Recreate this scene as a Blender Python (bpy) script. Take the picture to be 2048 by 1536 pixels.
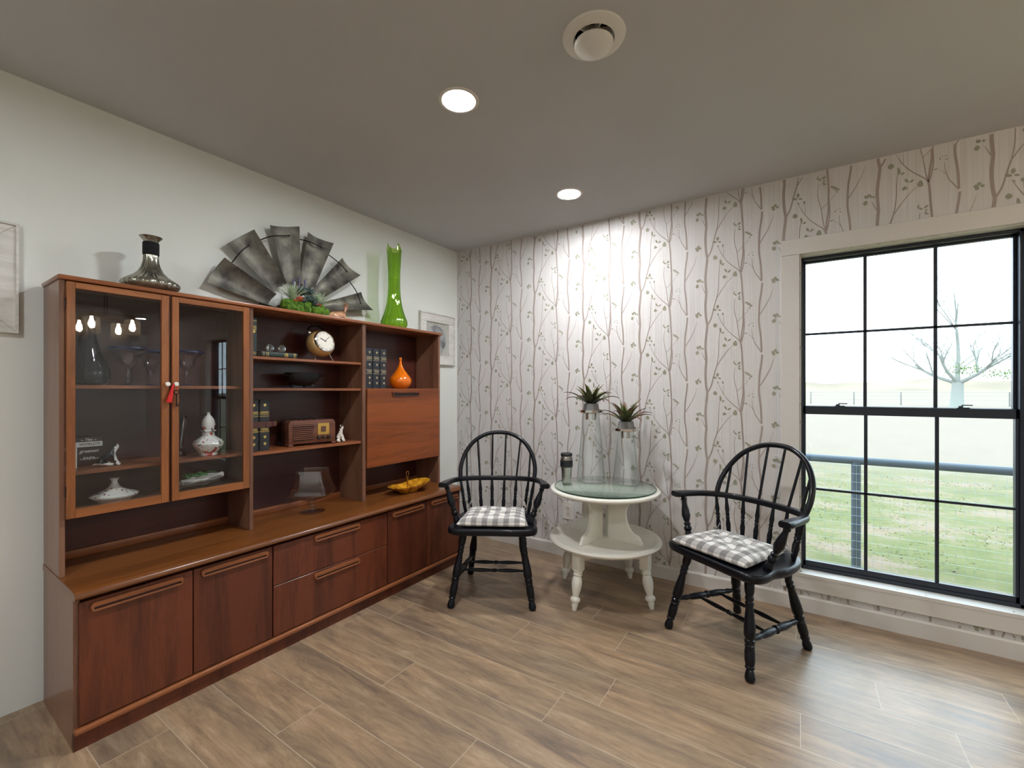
import bpy, bmesh, math, random
from mathutils import Vector, Matrix, noise
from math import sin, cos, pi, radians as R

for o in list(bpy.data.objects): bpy.data.objects.remove(o)
S = bpy.context.scene
COL = S.collection

# ------------------------------------------------------------------ camera
CAM = Vector((2.5175, -2.9509, 1.2332))
YAW = R(33.32)
cd = bpy.data.cameras.new('camera'); cam = bpy.data.objects.new('camera', cd); COL.objects.link(cam)
cam.location = CAM
cam.rotation_euler = (pi/2, 0, YAW)
cd.sensor_fit = 'HORIZONTAL'; cd.sensor_width = 36.0
cd.lens = 877.0/2048*36
cd.shift_y = 12/2048
cd.clip_start = 0.05; cd.clip_end = 600
S.camera = cam

# ------------------------------------------------------------------ world (overcast sky)
W = bpy.data.worlds.new('sky'); S.world = W; W.use_nodes = True
wn = W.node_tree.nodes; wl = W.node_tree.links; wn.clear()
wo = wn.new('ShaderNodeOutputWorld'); wb = wn.new('ShaderNodeBackground')
wb.inputs['Color'].default_value = (0.74, 0.87, 1.0, 1); wb.inputs['Strength'].default_value = 4.8
wl.new(wb.outputs[0], wo.inputs['Surface'])

S.view_settings.view_transform = 'Standard'; S.view_settings.look = 'None'
S.view_settings.gamma = 1; S.view_settings.use_curve_mapping = False
S.view_settings.exposure = 0.46
S.cycles.max_bounces = 10; S.cycles.diffuse_bounces = 5; S.cycles.glossy_bounces = 4
S.cycles.transparent_max_bounces = 24; S.cycles.transmission_bounces = 8
S.cycles.caustics_reflective = False; S.cycles.caustics_refractive = False
S.cycles.sample_clamp_indirect = 4.0

DOWNLIGHT_EMIT = 305.0
CHANDELIER_EMIT = 130.0
LAMP_COL = (0.975, 0.985, 1.0)

# light portals in the three window openings
WINS = [(2.516, 3.410), (3.62, 4.43), (5.03, 5.72)]
WZ0, WZ1 = 0.21, 1.995
for i, (a, b) in enumerate(WINS):
    ld = bpy.data.lights.new('portal', 'AREA'); ld.shape = 'RECTANGLE'; ld.size = b-a; ld.size_y = WZ1-WZ0
    ld.cycles.is_portal = True
    lo = bpy.data.objects.new('window_portal', ld); COL.objects.link(lo)
    lo.location = ((a+b)/2, 0.15, (WZ0+WZ1)/2); lo.rotation_euler = (-pi/2, 0, 0)

# ------------------------------------------------------------------ helpers
def lin(c):
    return tuple(((x/255)/12.92 if x/255 <= .04045 else ((x/255+.055)/1.055)**2.4) for x in c)

def mat(name, col=(200,200,200), rough=.5, metal=0, spec=.5, coat=0, coatr=.1, emit=None, es=0, linear=False, sheen=0):
    m = bpy.data.materials.new(name); m.use_nodes = True
    b = m.node_tree.nodes['Principled BSDF']
    c = col if linear else lin(col)
    b.inputs['Base Color'].default_value = (*c, 1)
    b.inputs['Roughness'].default_value = rough; b.inputs['Metallic'].default_value = metal
    b.inputs['Specular IOR Level'].default_value = spec
    b.inputs['Coat Weight'].default_value = coat; b.inputs['Coat Roughness'].default_value = coatr
    if sheen: b.inputs['Sheen Weight'].default_value = sheen
    if emit: b.inputs['Emission Color'].default_value = (*emit, 1); b.inputs['Emission Strength'].default_value = es
    return m
def N(m, t, **kw):
    n = m.node_tree.nodes.new(t)
    for k, v in kw.items():
        if k.startswith('_'): setattr(n, k[1:], v)
        else: n.inputs[k].default_value = v
    return n
def LK(m, a, b): m.node_tree.links.new(a, b)
def BS(m): return m.node_tree.nodes['Principled BSDF']
def ramp(m, fac, stops, interp='LINEAR'):
    r = m.node_tree.nodes.new('ShaderNodeValToRGB'); r.color_ramp.interpolation = interp
    el = r.color_ramp.elements
    while len(el) < len(stops): el.new(.5)
    for e, (p, c) in zip(el, stops): e.position = p; e.color = (*c, 1) if len(c) == 3 else c
    LK(m, fac, r.inputs[0]); return r.outputs[0]
def objco(m, scale=(1,1,1), rot=(0,0,0), loc=(0,0,0)):
    t = N(m, 'ShaderNodeTexCoord'); mp = N(m, 'ShaderNodeMapping')
    mp.inputs['Scale'].default_value = scale; mp.inputs['Rotation'].default_value = rot; mp.inputs['Location'].default_value = loc
    LK(m, t.outputs['Object'], mp.inputs[0]); return mp.outputs[0]
def bump(m, h, strength=.2, dist=.002):
    b = N(m, 'ShaderNodeBump', Strength=strength, Distance=dist); LK(m, h, b.inputs['Height']); LK(m, b.outputs[0], BS(m).inputs['Normal'])
def noisecol(m, c1, c2, scale=(10,10,10), detail=4, lo=.35, hi=.65, linear=False):
    n = N(m, 'ShaderNodeTexNoise', Scale=1, Detail=detail); LK(m, objco(m, scale), n.inputs['Vector'])
    a, b = (c1, c2) if linear else (lin(c1), lin(c2))
    LK(m, ramp(m, n.outputs[0], [(lo, a), (hi, b)]), BS(m).inputs['Base Color']); return n.outputs[0]

def wood(name, dark, light, axis='Z', rough=.32, seed=0, coat=.3):
    m = mat(name, light, rough, coat=coat*.5, coatr=.14, spec=.35)
    st = {'X': (.9, 9, 9), 'Y': (9, .5, 9), 'Z': (9, 9, .9)}[axis]
    co = objco(m, st, loc=(seed, seed*.7, seed*1.3))
    n0 = N(m, 'ShaderNodeTexNoise', Scale=.45, Detail=2); LK(m, co, n0.inputs['Vector'])
    mx = N(m, 'ShaderNodeMix'); mx.data_type = 'VECTOR'; mx.inputs[0].default_value = .35
    LK(m, co, mx.inputs[4]); LK(m, n0.outputs['Color'], mx.inputs[5])
    n1 = N(m, 'ShaderNodeTexNoise', Scale=2.2, Detail=7, Roughness=.62, Distortion=.6); LK(m, mx.outputs[1], n1.inputs['Vector'])
    n2 = N(m, 'ShaderNodeTexNoise', Scale=14, Detail=4, Roughness=.7); LK(m, co, n2.inputs['Vector'])
    n3 = N(m, 'ShaderNodeTexNoise', Scale=.5, Detail=1); LK(m, co, n3.inputs['Vector'])
    a = N(m, 'ShaderNodeMath', _operation='MULTIPLY_ADD'); LK(m, n2.outputs[0], a.inputs[0]); a.inputs[1].default_value = .35; LK(m, n1.outputs[0], a.inputs[2])
    b = N(m, 'ShaderNodeMath', _operation='MULTIPLY_ADD'); LK(m, n3.outputs[0], b.inputs[0]); b.inputs[1].default_value = .5; LK(m, a.outputs[0], b.inputs[2])
    d, l = lin(dark), lin(light); mid = tuple((x*.5+y*.5) for x, y in zip(d, l))
    LK(m, ramp(m, b.outputs[0], [(.62, d), (.86, mid), (1.12 if False else 1.0, l)]), BS(m).inputs['Base Color'])
    bump(m, n2.outputs[0], .06, .001)
    return m

def schlick(m, lw, base=.04):
    a = N(m, 'ShaderNodeMath', _operation='POWER'); LK(m, lw.outputs['Facing'], a.inputs[0]); a.inputs[1].default_value = 5
    b = N(m, 'ShaderNodeMath', _operation='MULTIPLY_ADD'); LK(m, a.outputs[0], b.inputs[0]); b.inputs[1].default_value = 1-base; b.inputs[2].default_value = base
    return b
def glass(name, tint=(255,255,255), edge=(225,235,230), rough=.0, base=.04, edgepow=3, lin_tint=False, gl=(1,1,1)):
    """thin clear glass: transparent body with fresnel reflection and a deeper tint at grazing edges"""
    m = bpy.data.materials.new(name); m.use_nodes = True; nt = m.node_tree; nt.nodes.clear()
    o = N(m, 'ShaderNodeOutputMaterial'); tr = N(m, 'ShaderNodeBsdfTransparent'); g = N(m, 'ShaderNodeBsdfGlossy', Roughness=rough)
    g.inputs['Color'].default_value = (*gl, 1)
    mx = N(m, 'ShaderNodeMixShader')
    lw = N(m, 'ShaderNodeLayerWeight', Blend=.5)
    fr = schlick(m, lw, base)
    p = N(m, 'ShaderNodeMath', _operation='POWER'); LK(m, lw.outputs['Facing'], p.inputs[0]); p.inputs[1].default_value = edgepow
    c = N(m, 'ShaderNodeMix'); c.data_type = 'RGBA'; LK(m, p.outputs[0], c.inputs[0])
    c.inputs[6].default_value = (*lin(tint), 1); c.inputs[7].default_value = (*lin(edge), 1)
    LK(m, c.outputs[2], tr.inputs[0]); LK(m, fr.outputs[0], mx.inputs[0]); LK(m, tr.outputs[0], mx.inputs[1]); LK(m, g.outputs[0], mx.inputs[2])
    LK(m, mx.outputs[0], o.inputs[0]); return m

def finish(bm, name, m, parent=None, smooth=True, angle=38, loc=None, rz=0):
    me = bpy.data.meshes.new(name)
    bmesh.ops.recalc_face_normals(bm, faces=bm.faces[:])
    bm.to_mesh(me); bm.free()
    ms = m if isinstance(m, (list, tuple)) else [m]
    for x in ms: me.materials.append(x)
    if smooth:
        me.shade_smooth() if hasattr(me, 'shade_smooth') else None
        try: me.set_sharp_from_angle(angle=R(angle))
        except Exception: pass
    o = bpy.data.objects.new(name, me); COL.objects.link(o)
    if parent: o.parent = parent
    if loc is not None: o.location = loc
    if rz: o.rotation_euler[2] = rz
    return o
def tag(o, label=None, cat=None, group=None, kind=None):
    if label: o['label'] = label
    if cat: o['category'] = cat
    if group: o['group'] = group
    if kind: o['kind'] = kind
    return o
def thing(name, label, cat, loc=(0,0,0), rz=0, group=None):
    o = bpy.data.objects.new(name, None); COL.objects.link(o); o.empty_display_size = .05
    o.location = loc; o.rotation_euler = (0, 0, rz)
    return tag(o, label, cat, group)
def part(bm, name, m, parent, label=None, **k):
    o = finish(bm, name, m, parent, **k)
    if label: o['label'] = label
    return o
def B(): return bmesh.new()

def merge(dst, src, mi=0):
    vs = [dst.verts.new(v.co) for v in src.verts]
    src.verts.index_update()
    for f in src.faces:
        try:
            nf = dst.faces.new([vs[v.index] for v in f.verts]); nf.material_index = mi if mi else f.material_index
        except ValueError: pass
    src.free()
def box(bm, x0, x1, y0, y1, z0, z1, bev=0, seg=2, mi=0, M=None):
    t = bmesh.new()
    bmesh.ops.create_cube(t, size=1)
    for v in t.verts:
        v.co = Vector(((x0+x1)/2+v.co.x*(x1-x0), (y0+y1)/2+v.co.y*(y1-y0), (z0+z1)/2+v.co.z*(z1-z0)))
    if bev: bmesh.ops.bevel(t, geom=t.edges[:], offset=bev, segments=seg, profile=.5, affect='EDGES')
    if M: t.transform(M)
    merge(bm, t, mi); return bm
def frame_axes(d):
    d = Vector(d).normalized()
    u = Vector((0,0,1)) if abs(d.z) < .9 else Vector((1,0,0))
    a = d.cross(u).normalized(); b = d.cross(a).normalized()
    return d, a, b
def lathe(bm, prof, seg=32, base=(0,0,0), axis=(0,0,1), rfun=None, mi=0, cap=True):
    """prof: [(r, h)]; h along the axis"""
    base = Vector(base)
    if tuple(axis) == (0,0,1): d, a, b = Vector((0,0,1)), Vector((1,0,0)), Vector((0,1,0))
    else: d, a, b = frame_axes(axis)
    rings = []
    for r, h in prof:
        if r < 1e-6: rings.append([bm.verts.new(base+d*h)]); continue
        ring = []
        for i in range(seg):
            t = 2*pi*i/seg; rr = rfun(r, h, t) if rfun else r
            hh = h
            if isinstance(rr, tuple): rr, hh = rr
            ring.append(bm.verts.new(base+d*hh+a*(rr*cos(t))+b*(rr*sin(t))))
        rings.append(ring)
    for p, q in zip(rings, rings[1:]):
        for i in range(seg):
            j = (i+1) % seg
            if len(p) == 1 and len(q) == 1: continue
            vs = [p[0], q[i], q[j]] if len(p) == 1 else ([p[i], p[j], q[0]] if len(q) == 1 else [p[i], p[j], q[j], q[i]])
            f = bm.faces.new(vs); f.material_index = mi
    if cap:
        for rg in (rings[0], rings[-1]):
            if len(rg) > 1: f = bm.faces.new(rg); f.material_index = mi
    return bm
def turned(bm, p0, p1, prof, seg=20):
    """turned spindle between two points, prof: [(t 0..1, r)]"""
    p0, p1 = Vector(p0), Vector(p1); L = (p1-p0).length
    return lathe(bm, [(r, t*L) for t, r in prof], seg, p0, (p1-p0).normalized()+Vector((1e-6,1e-6,0)))
def catmull(pts, n=6, closed=False):
    P = [Vector(p) for p in pts]; out = []; m = len(P)
    rng = range(m if closed else m-1)
    for i in rng:
        a = P[(i-1) % m] if (closed or i > 0) else P[0]*2-P[1]
        b, c = P[i], P[(i+1) % m]
        d = P[(i+2) % m] if (closed or i+2 < m) else P[-1]*2-P[-2]
        for k in range(n):
            t = k/n
            out.append(.5*((2*b)+(c-a)*t+(2*a-5*b+4*c-d)*t*t+(3*b-a-3*c+d)*t*t*t))
    if not closed: out.append(P[-1].copy())
    return out
def tube(bm, pts, r, seg=10, closed=False, mi=0, flat=1.0):
    """r number or list; parallel transport frames"""
    P = [Vector(p) for p in pts]; n = len(P)
    rs = r if isinstance(r, (list, tuple)) else [r]*n
    T = []
    for i in range(n):
        a = P[(i-1) % n] if (closed or i > 0) else P[0]; b = P[(i+1) % n] if (closed or i < n-1) else P[-1]
        T.append((b-a).normalized())
    _, u, _ = frame_axes(T[0]); rings = []
    for i in range(n):
        u = (u-T[i]*u.dot(T[i])).normalized(); v = T[i].cross(u)
        rings.append([bm.verts.new(P[i]+(u*cos(2*pi*k/seg)+v*(sin(2*pi*k/seg)*flat))*rs[i]) for k in range(seg)])
    m = n if closed else n-1
    for i in range(m):
        p, q = rings[i], rings[(i+1) % n]
        for k in range(seg):
            j = (k+1) % seg
            f = bm.faces.new([p[k], p[j], q[j], q[k]]); f.material_index = mi
    if not closed:
        for rg in (rings[0], rings[-1]): f = bm.faces.new(rg); f.material_index = mi
    return bm
def sweep(bm, pts, sect, up=(0,0,1), closed=False, mi=0):
    """sweep a section [(side, up)] (or function i->section) along pts with fixed up"""
    P = [Vector(p) for p in pts]; n = len(P); up = Vector(up); rings = []
    for i in range(n):
        a = P[(i-1) % n] if (closed or i > 0) else P[0]; b = P[(i+1) % n] if (closed or i < n-1) else P[-1]
        t = (b-a).normalized(); s = t.cross(up).normalized(); w = s.cross(t)
        sc = sect(i/(n-1)) if callable(sect) else sect
        rings.append([bm.verts.new(P[i]+s*x+w*y) for x, y in sc])
    k = len(rings[0])
    for i in range(n if closed else n-1):
        p, q = rings[i], rings[(i+1) % n]
        for j in range(k):
            f = bm.faces.new([p[j], p[(j+1) % k], q[(j+1) % k], q[j]]); f.material_index = mi
    if not closed:
        for rg in (rings[0], rings[-1]): f = bm.faces.new(rg); f.material_index = mi
    return bm
def prism(bm, poly, axis, a0, a1, mi=0, bev=0):
    """poly 2D points extruded along axis ('X': (y,z), 'Y': (x,z), 'Z': (x,y))"""
    def mk(p, a): return {'X': (a, p[0], p[1]), 'Y': (p[0], a, p[1]), 'Z': (p[0], p[1], a)}[axis]
    t = bmesh.new()
    v0 = [t.verts.new(mk(p, a0)) for p in poly]; v1 = [t.verts.new(mk(p, a1)) for p in poly]
    t.faces.new(v0); t.faces.new(v1[::-1]); n = len(poly)
    for i in range(n): t.faces.new([v0[i], v0[(i+1) % n], v1[(i+1) % n], v1[i]])
    if bev:
        es = [e for e in t.edges if not (e.verts[0] in v0 and e.verts[1] in v1 or e.verts[0] in v1 and e.verts[1] in v0)]
        bmesh.ops.bevel(t, geom=es, offset=bev, segments=2, profile=.5, affect='EDGES')
    merge(bm, t, mi); return bm
def rrect(w, h, r, n=5):
    out = []
    for cx, cy, a0 in ((w/2-r, h/2-r, 0), (-w/2+r, h/2-r, 90), (-w/2+r, -h/2+r, 180), (w/2-r, -h/2+r, 270)):
        for k in range(n+1):
            a = R(a0+90*k/n); out.append((cx+r*cos(a), cy+r*sin(a)))
    return out
def ellipse(rx, ry, n=12): return [(rx*cos(2*pi*k/n), ry*sin(2*pi*k/n)) for k in range(n)]
def ball(bm, c, r, sub=2, sc=(1,1,1), mi=0, rot=None):
    t = bmesh.new(); bmesh.ops.create_icosphere(t, subdivisions=sub, radius=r)
    M = Matrix.Translation(c)
    if rot is not None: M = M @ rot
    t.transform(M @ Matrix.Diagonal((*sc, 1))); merge(bm, t, mi); return bm
def text_mesh(s, size, extrude=.0006, bold=0, spacing=1.0):
    c = bpy.data.curves.new('t', 'FONT'); c.body = s; c.size = size; c.extrude = extrude; c.offset = bold
    c.align_x = 'CENTER'; c.align_y = 'CENTER'; c.space_character = spacing; c.resolution_u = 3
    o = bpy.data.objects.new('t', c); COL.objects.link(o)
    dg = bpy.context.evaluated_depsgraph_get(); me = bpy.data.meshes.new_from_object(o.evaluated_get(dg))
    bpy.data.objects.remove(o); bm = bmesh.new(); bm.from_mesh(me); bpy.data.meshes.remove(me)
    return bm
def skin(name, joints, bones, m, parent=None, sub=2, root=0):
    """joints [(x,y,z,r)], bones [(i,j)] -> one skinned body mesh"""
    me = bpy.data.meshes.new(name); me.from_pydata([j[:3] for j in joints], bones, []); me.update()
    o = bpy.data.objects.new(name, me); COL.objects.link(o)
    o.modifiers.new('s', 'SKIN')
    for i, j in enumerate(joints):
        sv = me.skin_vertices[0].data[i]; r = j[3]
        sv.radius = (r, r) if not isinstance(r, tuple) else r; sv.use_root = (i == root)
    o.modifiers.new('u', 'SUBSURF').levels = sub
    dg = bpy.context.evaluated_depsgraph_get(); nm = bpy.data.meshes.new_from_object(o.evaluated_get(dg))
    bpy.data.objects.remove(o); nm.name = name; nm.materials.clear()
    for x in (m if isinstance(m, list) else [m]): nm.materials.append(x)
    for p in nm.polygons: p.use_smooth = True; p.material_index = 0
    o = bpy.data.objects.new(name, nm); COL.objects.link(o)
    if parent: o.parent = parent
    return o

# cabinet frame: local x = out from the wall, local y = along the wall
TH = R(0.6); CO = Vector((0.02, -2.52, 0))
def cab(lx, ly, z): return Vector((CO.x+lx*cos(TH)+ly*sin(TH), CO.y-lx*sin(TH)+ly*cos(TH), z))

# ------------------------------------------------------------------ materials
M = {}
def wallmat(name, c1, c2):
    m = mat(name, c1, .75, spec=.25); n = noisecol(m, c1, c2, (1.2,1.2,1.2), 3)
    n2 = N(m, 'ShaderNodeTexNoise', Scale=220, Detail=3); LK(m, objco(m), n2.inputs['Vector']); bump(m, n2.outputs[0], .12, .001); return m
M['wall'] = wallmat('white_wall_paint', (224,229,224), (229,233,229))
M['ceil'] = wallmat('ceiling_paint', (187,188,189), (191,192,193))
M['trimw'] = mat('white_trim_paint', (214,211,207), .4)
M['window_black'] = mat('black_window_frame', (26,32,44), .35)
# wallpaper
m = mat('wallpaper_paper', (205,200,197), .6, spec=.3)
w = N(m, 'ShaderNodeTexNoise', Scale=1, Detail=2); LK(m, objco(m, (260, 1, 1.5)), w.inputs['Vector'])
LK(m, ramp(m, w.outputs[0], [(.3, lin((204,201,200))), (.7, lin((218,216,215)))]), BS(m).inputs['Base Color']); M['paper'] = m
M['bark'] = mat('wallpaper_branch', (164,152,146), .6, spec=.3)
M['leafp'] = mat('wallpaper_leaf', (154,155,136), .6, spec=.3)
# floor: wood-look tile planks
m = mat('wood_look_tile', (180,150,120), .42, spec=.5, coat=.35, coatr=.3)
co = objco(m)
br = N(m, 'ShaderNodeTexBrick'); br.offset = .37; br.offset_frequency = 2; br.squash = 1
br.inputs['Scale'].default_value = 1; br.inputs['Brick Width'].default_value = 1.2; br.inputs['Row Height'].default_value = .193
br.inputs['Mortar Size'].default_value = .0014; br.inputs['Mortar Smooth'].default_value = .1; br.inputs['Bias'].default_value = 0
br.inputs['Color1'].default_value = (0,0,0,1); br.inputs['Color2'].default_value = (1,1,1,1); br.inputs['Mortar'].default_value = (.5,.5,.5,1)
sp0 = N(m, 'ShaderNodeSeparateXYZ'); LK(m, co, sp0.inputs[0])
ya = N(m, 'ShaderNodeMath', _operation='ADD'); LK(m, sp0.outputs[1], ya.inputs[0]); ya.inputs[1].default_value = .178
yd = N(m, 'ShaderNodeMath', _operation='DIVIDE'); LK(m, ya.outputs[0], yd.inputs[0]); yd.inputs[1].default_value = .193
yf = N(m, 'ShaderNodeMath', _operation='FLOOR'); LK(m, yd.outputs[0], yf.inputs[0])
yr = N(m, 'ShaderNodeMath', _operation='MULTIPLY_ADD'); LK(m, yf.outputs[0], yr.inputs[0]); yr.inputs[1].default_value = 1/16; yr.inputs[2].default_value = 1+.5/16
js = [.9, .3, .75, .05, .6, .2, .95, .364, 1.06, .513, .66, .118, .584, .38, .8, .1]   # joint position of each row of planks
rp_ = ramp(m, yr.outputs[0], [(k/16, (v/1.2,)*3) for k, v in enumerate(js)], 'CONSTANT')
xs_ = N(m, 'ShaderNodeMath', _operation='MULTIPLY_ADD'); LK(m, rp_, xs_.inputs[0]); xs_.inputs[1].default_value = -1.2; LK(m, sp0.outputs[0], xs_.inputs[2])
xa_ = N(m, 'ShaderNodeMath', _operation='ADD'); LK(m, xs_.outputs[0], xa_.inputs[0]); xa_.inputs[1].default_value = 12.0
yb_ = N(m, 'ShaderNodeMath', _operation='ADD'); LK(m, ya.outputs[0], yb_.inputs[0]); yb_.inputs[1].default_value = .193*60
cb0 = N(m, 'ShaderNodeCombineXYZ'); LK(m, xa_.outputs[0], cb0.inputs[0]); LK(m, yb_.outputs[0], cb0.inputs[1]); LK(m, cb0.outputs[0], br.inputs['Vector'])
br.offset = 0
# per-plank offset of the grain
sep = N(m, 'ShaderNodeSeparateXYZ'); LK(m, co, sep.inputs[0])
rr = N(m, 'ShaderNodeMath', _operation='MULTIPLY'); LK(m, br.outputs['Color'], rr.inputs[0]); rr.inputs[1].default_value = 37.0
cmb = N(m, 'ShaderNodeCombineXYZ')
a1 = N(m, 'ShaderNodeMath', _operation='MULTIPLY'); LK(m, sep.outputs[0], a1.inputs[0]); a1.inputs[1].default_value = 1.8
a2 = N(m, 'ShaderNodeMath', _operation='MULTIPLY'); LK(m, sep.outputs[1], a2.inputs[0]); a2.inputs[1].default_value = 12
LK(m, a1.outputs[0], cmb.inputs[0]); LK(m, a2.outputs[0], cmb.inputs[1]); LK(m, rr.outputs[0], cmb.inputs[2])
g1 = N(m, 'ShaderNodeTexNoise', Scale=1.5, Detail=10, Roughness=.72, Distortion=.7); LK(m, cmb.outputs[0], g1.inputs['Vector'])
g2 = N(m, 'ShaderNodeTexNoise', Scale=8, Detail=8, Roughness=.8, Distortion=.4); LK(m, cmb.outputs[0], g2.inputs['Vector'])
g3 = N(m, 'ShaderNodeTexNoise', Scale=.5, Detail=2); LK(m, cmb.outputs[0], g3.inputs['Vector'])
c1 = ramp(m, g1.outputs[0], [(.28, lin((102,89,80))), (.42, lin((138,118,99))), (.54, lin((160,137,112))), (.70, lin((182,161,136)))])
c2 = ramp(m, g2.outputs[0], [(.3, (.62,.58,.55)), (.5, (1,1,1)), (.72, (1.12,1.1,1.08))])
c3 = ramp(m, g3.outputs[0], [(.32, (.70,.70,.71)), (.52, (1.0,.97,.93)), (.7, (1.12,1.06,.98))])
mA = N(m, 'ShaderNodeMix'); mA.data_type = 'RGBA'; mA.blend_type = 'MULTIPLY'; mA.inputs[0].default_value = .75; LK(m, c1, mA.inputs[6]); LK(m, c2, mA.inputs[7])
mB = N(m, 'ShaderNodeMix'); mB.data_type = 'RGBA'; mB.blend_type = 'MULTIPLY'; mB.inputs[0].default_value = 1; LK(m, mA.outputs[2], mB.inputs[6]); LK(m, c3, mB.inputs[7])
mC = N(m, 'ShaderNodeMix'); mC.data_type = 'RGBA'; LK(m, br.outputs['Fac'], mC.inputs[0]); LK(m, mB.outputs[2], mC.inputs[6]); mC.inputs[7].default_value = (*lin((186,170,150)), 1)
LK(m, mC.outputs[2], BS(m).inputs['Base Color']); bump(m, g2.outputs[0], .12, .001)
rf = ramp(m, g1.outputs[0], [(.2, (.30,.30,.30)), (.8, (.44,.44,.44))]); LK(m, rf, BS(m).inputs['Roughness']); M['floor'] = m
# cabinet woods
M['teak_v'] = wood('teak_vertical', (60,28,18), (106,54,34), 'Z')
M['teak_v2'] = wood('teak_vertical_dark', (56,26,17), (98,49,31), 'Z', seed=3.1)
M['teak_h'] = wood('teak_horizontal', (88,43,20), (136,73,36), 'Y', seed=1.7)
M['teak_top'] = wood('teak_countertop', (80,44,20), (118,70,33), 'Y', seed=5, rough=.28)
M['teak_frame'] = wood('teak_door_frame', (100,57,31), (150,91,50), 'Z', seed=2)
M['teak_frameh'] = wood('teak_door_rail', (100,57,31), (150,91,50), 'Y', seed=2.5)
M['teak_side'] = wood('teak_side_panel', (92,62,48), (132,94,75), 'Z', seed=7)
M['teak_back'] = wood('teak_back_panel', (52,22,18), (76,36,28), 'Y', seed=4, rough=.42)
M['teak_edge'] = wood('teak_edge', (98,55,33), (146,88,54), 'Y', seed=6)
M['recess'] = mat('handle_recess_brown', (62,31,22), .5)
M['dark_gap'] = mat('dark_gap', (26,12,9), .8)
M['black'] = mat('black_lacquer', (9,11,19), .38, spec=.22, coat=.16, coatr=.07)
M['whitep'] = mat('ivory_paint', (226,224,214), .38)
M['chrome'] = mat('polished_chrome', (235,235,235), .06, metal=1)
M['brass'] = mat('brass', (200,160,90), .18, metal=1)
M['glass'] = glass('clear_glass', (255,255,255), (215,228,222))
M['pane'] = glass('window_glass', (252,255,254), (235,245,240))
M['cabpane'] = glass('cabinet_glass', (246,248,250), (228,230,232), base=.034)
# ================================================================== ROOM
RX, RY, H = 8.4, -5.6, 2.44
def struct(bm, name, m, **k): o = finish(bm, name, m, smooth=False, **k); o['kind'] = 'structure'; return o
bm = B(); box(bm, -.15, RX+.15, RY-.15, .2, -.12, 0); struct(bm, 'floor', M['floor'])
# ceiling with a round hole for the air valve
VX, VY, VR = 1.928, -1.546, .066
bm = B(); hole = [(VX+VR*cos(2*pi*k/32), VY+VR*sin(2*pi*k/32)) for k in range(32)]
sq = []
for k in range(32):
    c, s = cos(2*pi*k/32), sin(2*pi*k/32); q = .2/max(abs(c), abs(s)); sq.append((VX+q*c, VY+q*s))
for z0 in (H, H+.12):
    a = [bm.verts.new((*p, z0)) for p in hole]; b = [bm.verts.new((*p, z0)) for p in sq]
    for k in range(32): bm.faces.new([a[k], a[(k+1)%32], b[(k+1)%32], b[k]])
    if z0 == H: a0 = a
    else:
        for k in range(32): bm.faces.new([a0[k], a0[(k+1)%32], a[(k+1)%32], a[k]])
box(bm, -.15, VX-.2, RY-.15, .2, H, H+.12); box(bm, VX+.2, RX+.15, RY-.15, .2, H, H+.12)
box(bm, VX-.2, VX+.2, RY-.15, VY-.2, H, H+.12); box(bm, VX-.2, VX+.2, VY+.2, .2, H, H+.12)
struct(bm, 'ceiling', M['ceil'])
bm = B(); box(bm, -.15, 0, RY-.15, .2, 0, H); struct(bm, 'wall_left', M['wall'])
bm = B(); box(bm, RX, RX+.15, RY-.15, .2, 0, H); struct(bm, 'wall_right', M['wall'])
bm = B(); box(bm, -.15, RX+.15, RY-.15, RY, 0, H); struct(bm, 'wall_front', M['wall'])
# wallpapered wall with three window openings; the printed branches are thin geometry in the same mesh
bm = B(); xs = 0
for a, b in WINS:
    box(bm, xs, a, 0, .16, 0, H); box(bm, a, b, 0, .16, 0, WZ0-.02); box(bm, a, b, 0, .16, WZ1, H); xs = b
box(bm, xs, RX, 0, .16, 0, H)
WP_B=[([(0.006,0.0),(-0.002,0.053),(-0.005,0.127),(0.0,0.199),(-0.002,0.232),(-0.005,0.289),(-0.002,0.338),(0.003,0.386),(0.006,0.418)],0.0152,0.0152),([(0.006,0.0),(0.028,0.043),(0.047,0.121),(0.059,0.164)],0.0096,0.0064),([(0.059,0.164),(0.069,0.231),(0.072,0.327),(0.077,0.374)],0.0049,0.0028),([(0.059,0.164),(0.094,0.22),(0.123,0.26),(0.151,0.287)],0.0056,0.0016),([(0.0,0.191),(-0.013,0.217),(-0.027,0.252)],0.0063,0.0021),([(0.191,-0.128),(0.196,-0.066),(0.204,-0.004),(0.204,0.042),(0.205,0.112),(0.2,0.191),(0.197,0.246),(0.193,0.293)],0.0091,0.0105),([(0.193,0.293),(0.179,0.319),(0.151,0.346),(0.123,0.375),(0.098,0.41),(0.08,0.445),(0.065,0.48)],0.007,0.0021),([(0.098,0.41),(0.098,0.442),(0.096,0.475)],0.0028,0.0014),([(0.193,0.297),(0.182,0.342),(0.171,0.426),(0.158,0.487),(0.155,0.527),(0.161,0.569)],0.0056,0.0021),([(0.195,0.301),(0.203,0.338),(0.209,0.384),(0.209,0.431),(0.205,0.486)],0.0063,0.0056),([(0.171,0.426),(0.193,0.449),(0.218,0.476),(0.236,0.496)],0.0035,0.0014),([(0.209,0.355),(0.218,0.352),(0.228,0.359)],0.0028,0.0021),([(0.3,-0.18),(0.296,-0.089),(0.287,-0.011),(0.287,0.042),(0.29,0.111),(0.299,0.178),(0.303,0.224)],0.0105,0.0105),([(0.289,0.038),(0.309,0.071),(0.332,0.114),(0.348,0.15),(0.359,0.193)],0.0063,0.0014),([(0.299,0.236),(0.282,0.265),(0.267,0.29),(0.259,0.314),(0.252,0.346),(0.25,0.377)],0.0063,0.0021),([(0.259,0.314),(0.245,0.336),(0.229,0.35)],0.0028,0.0014)]
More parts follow.
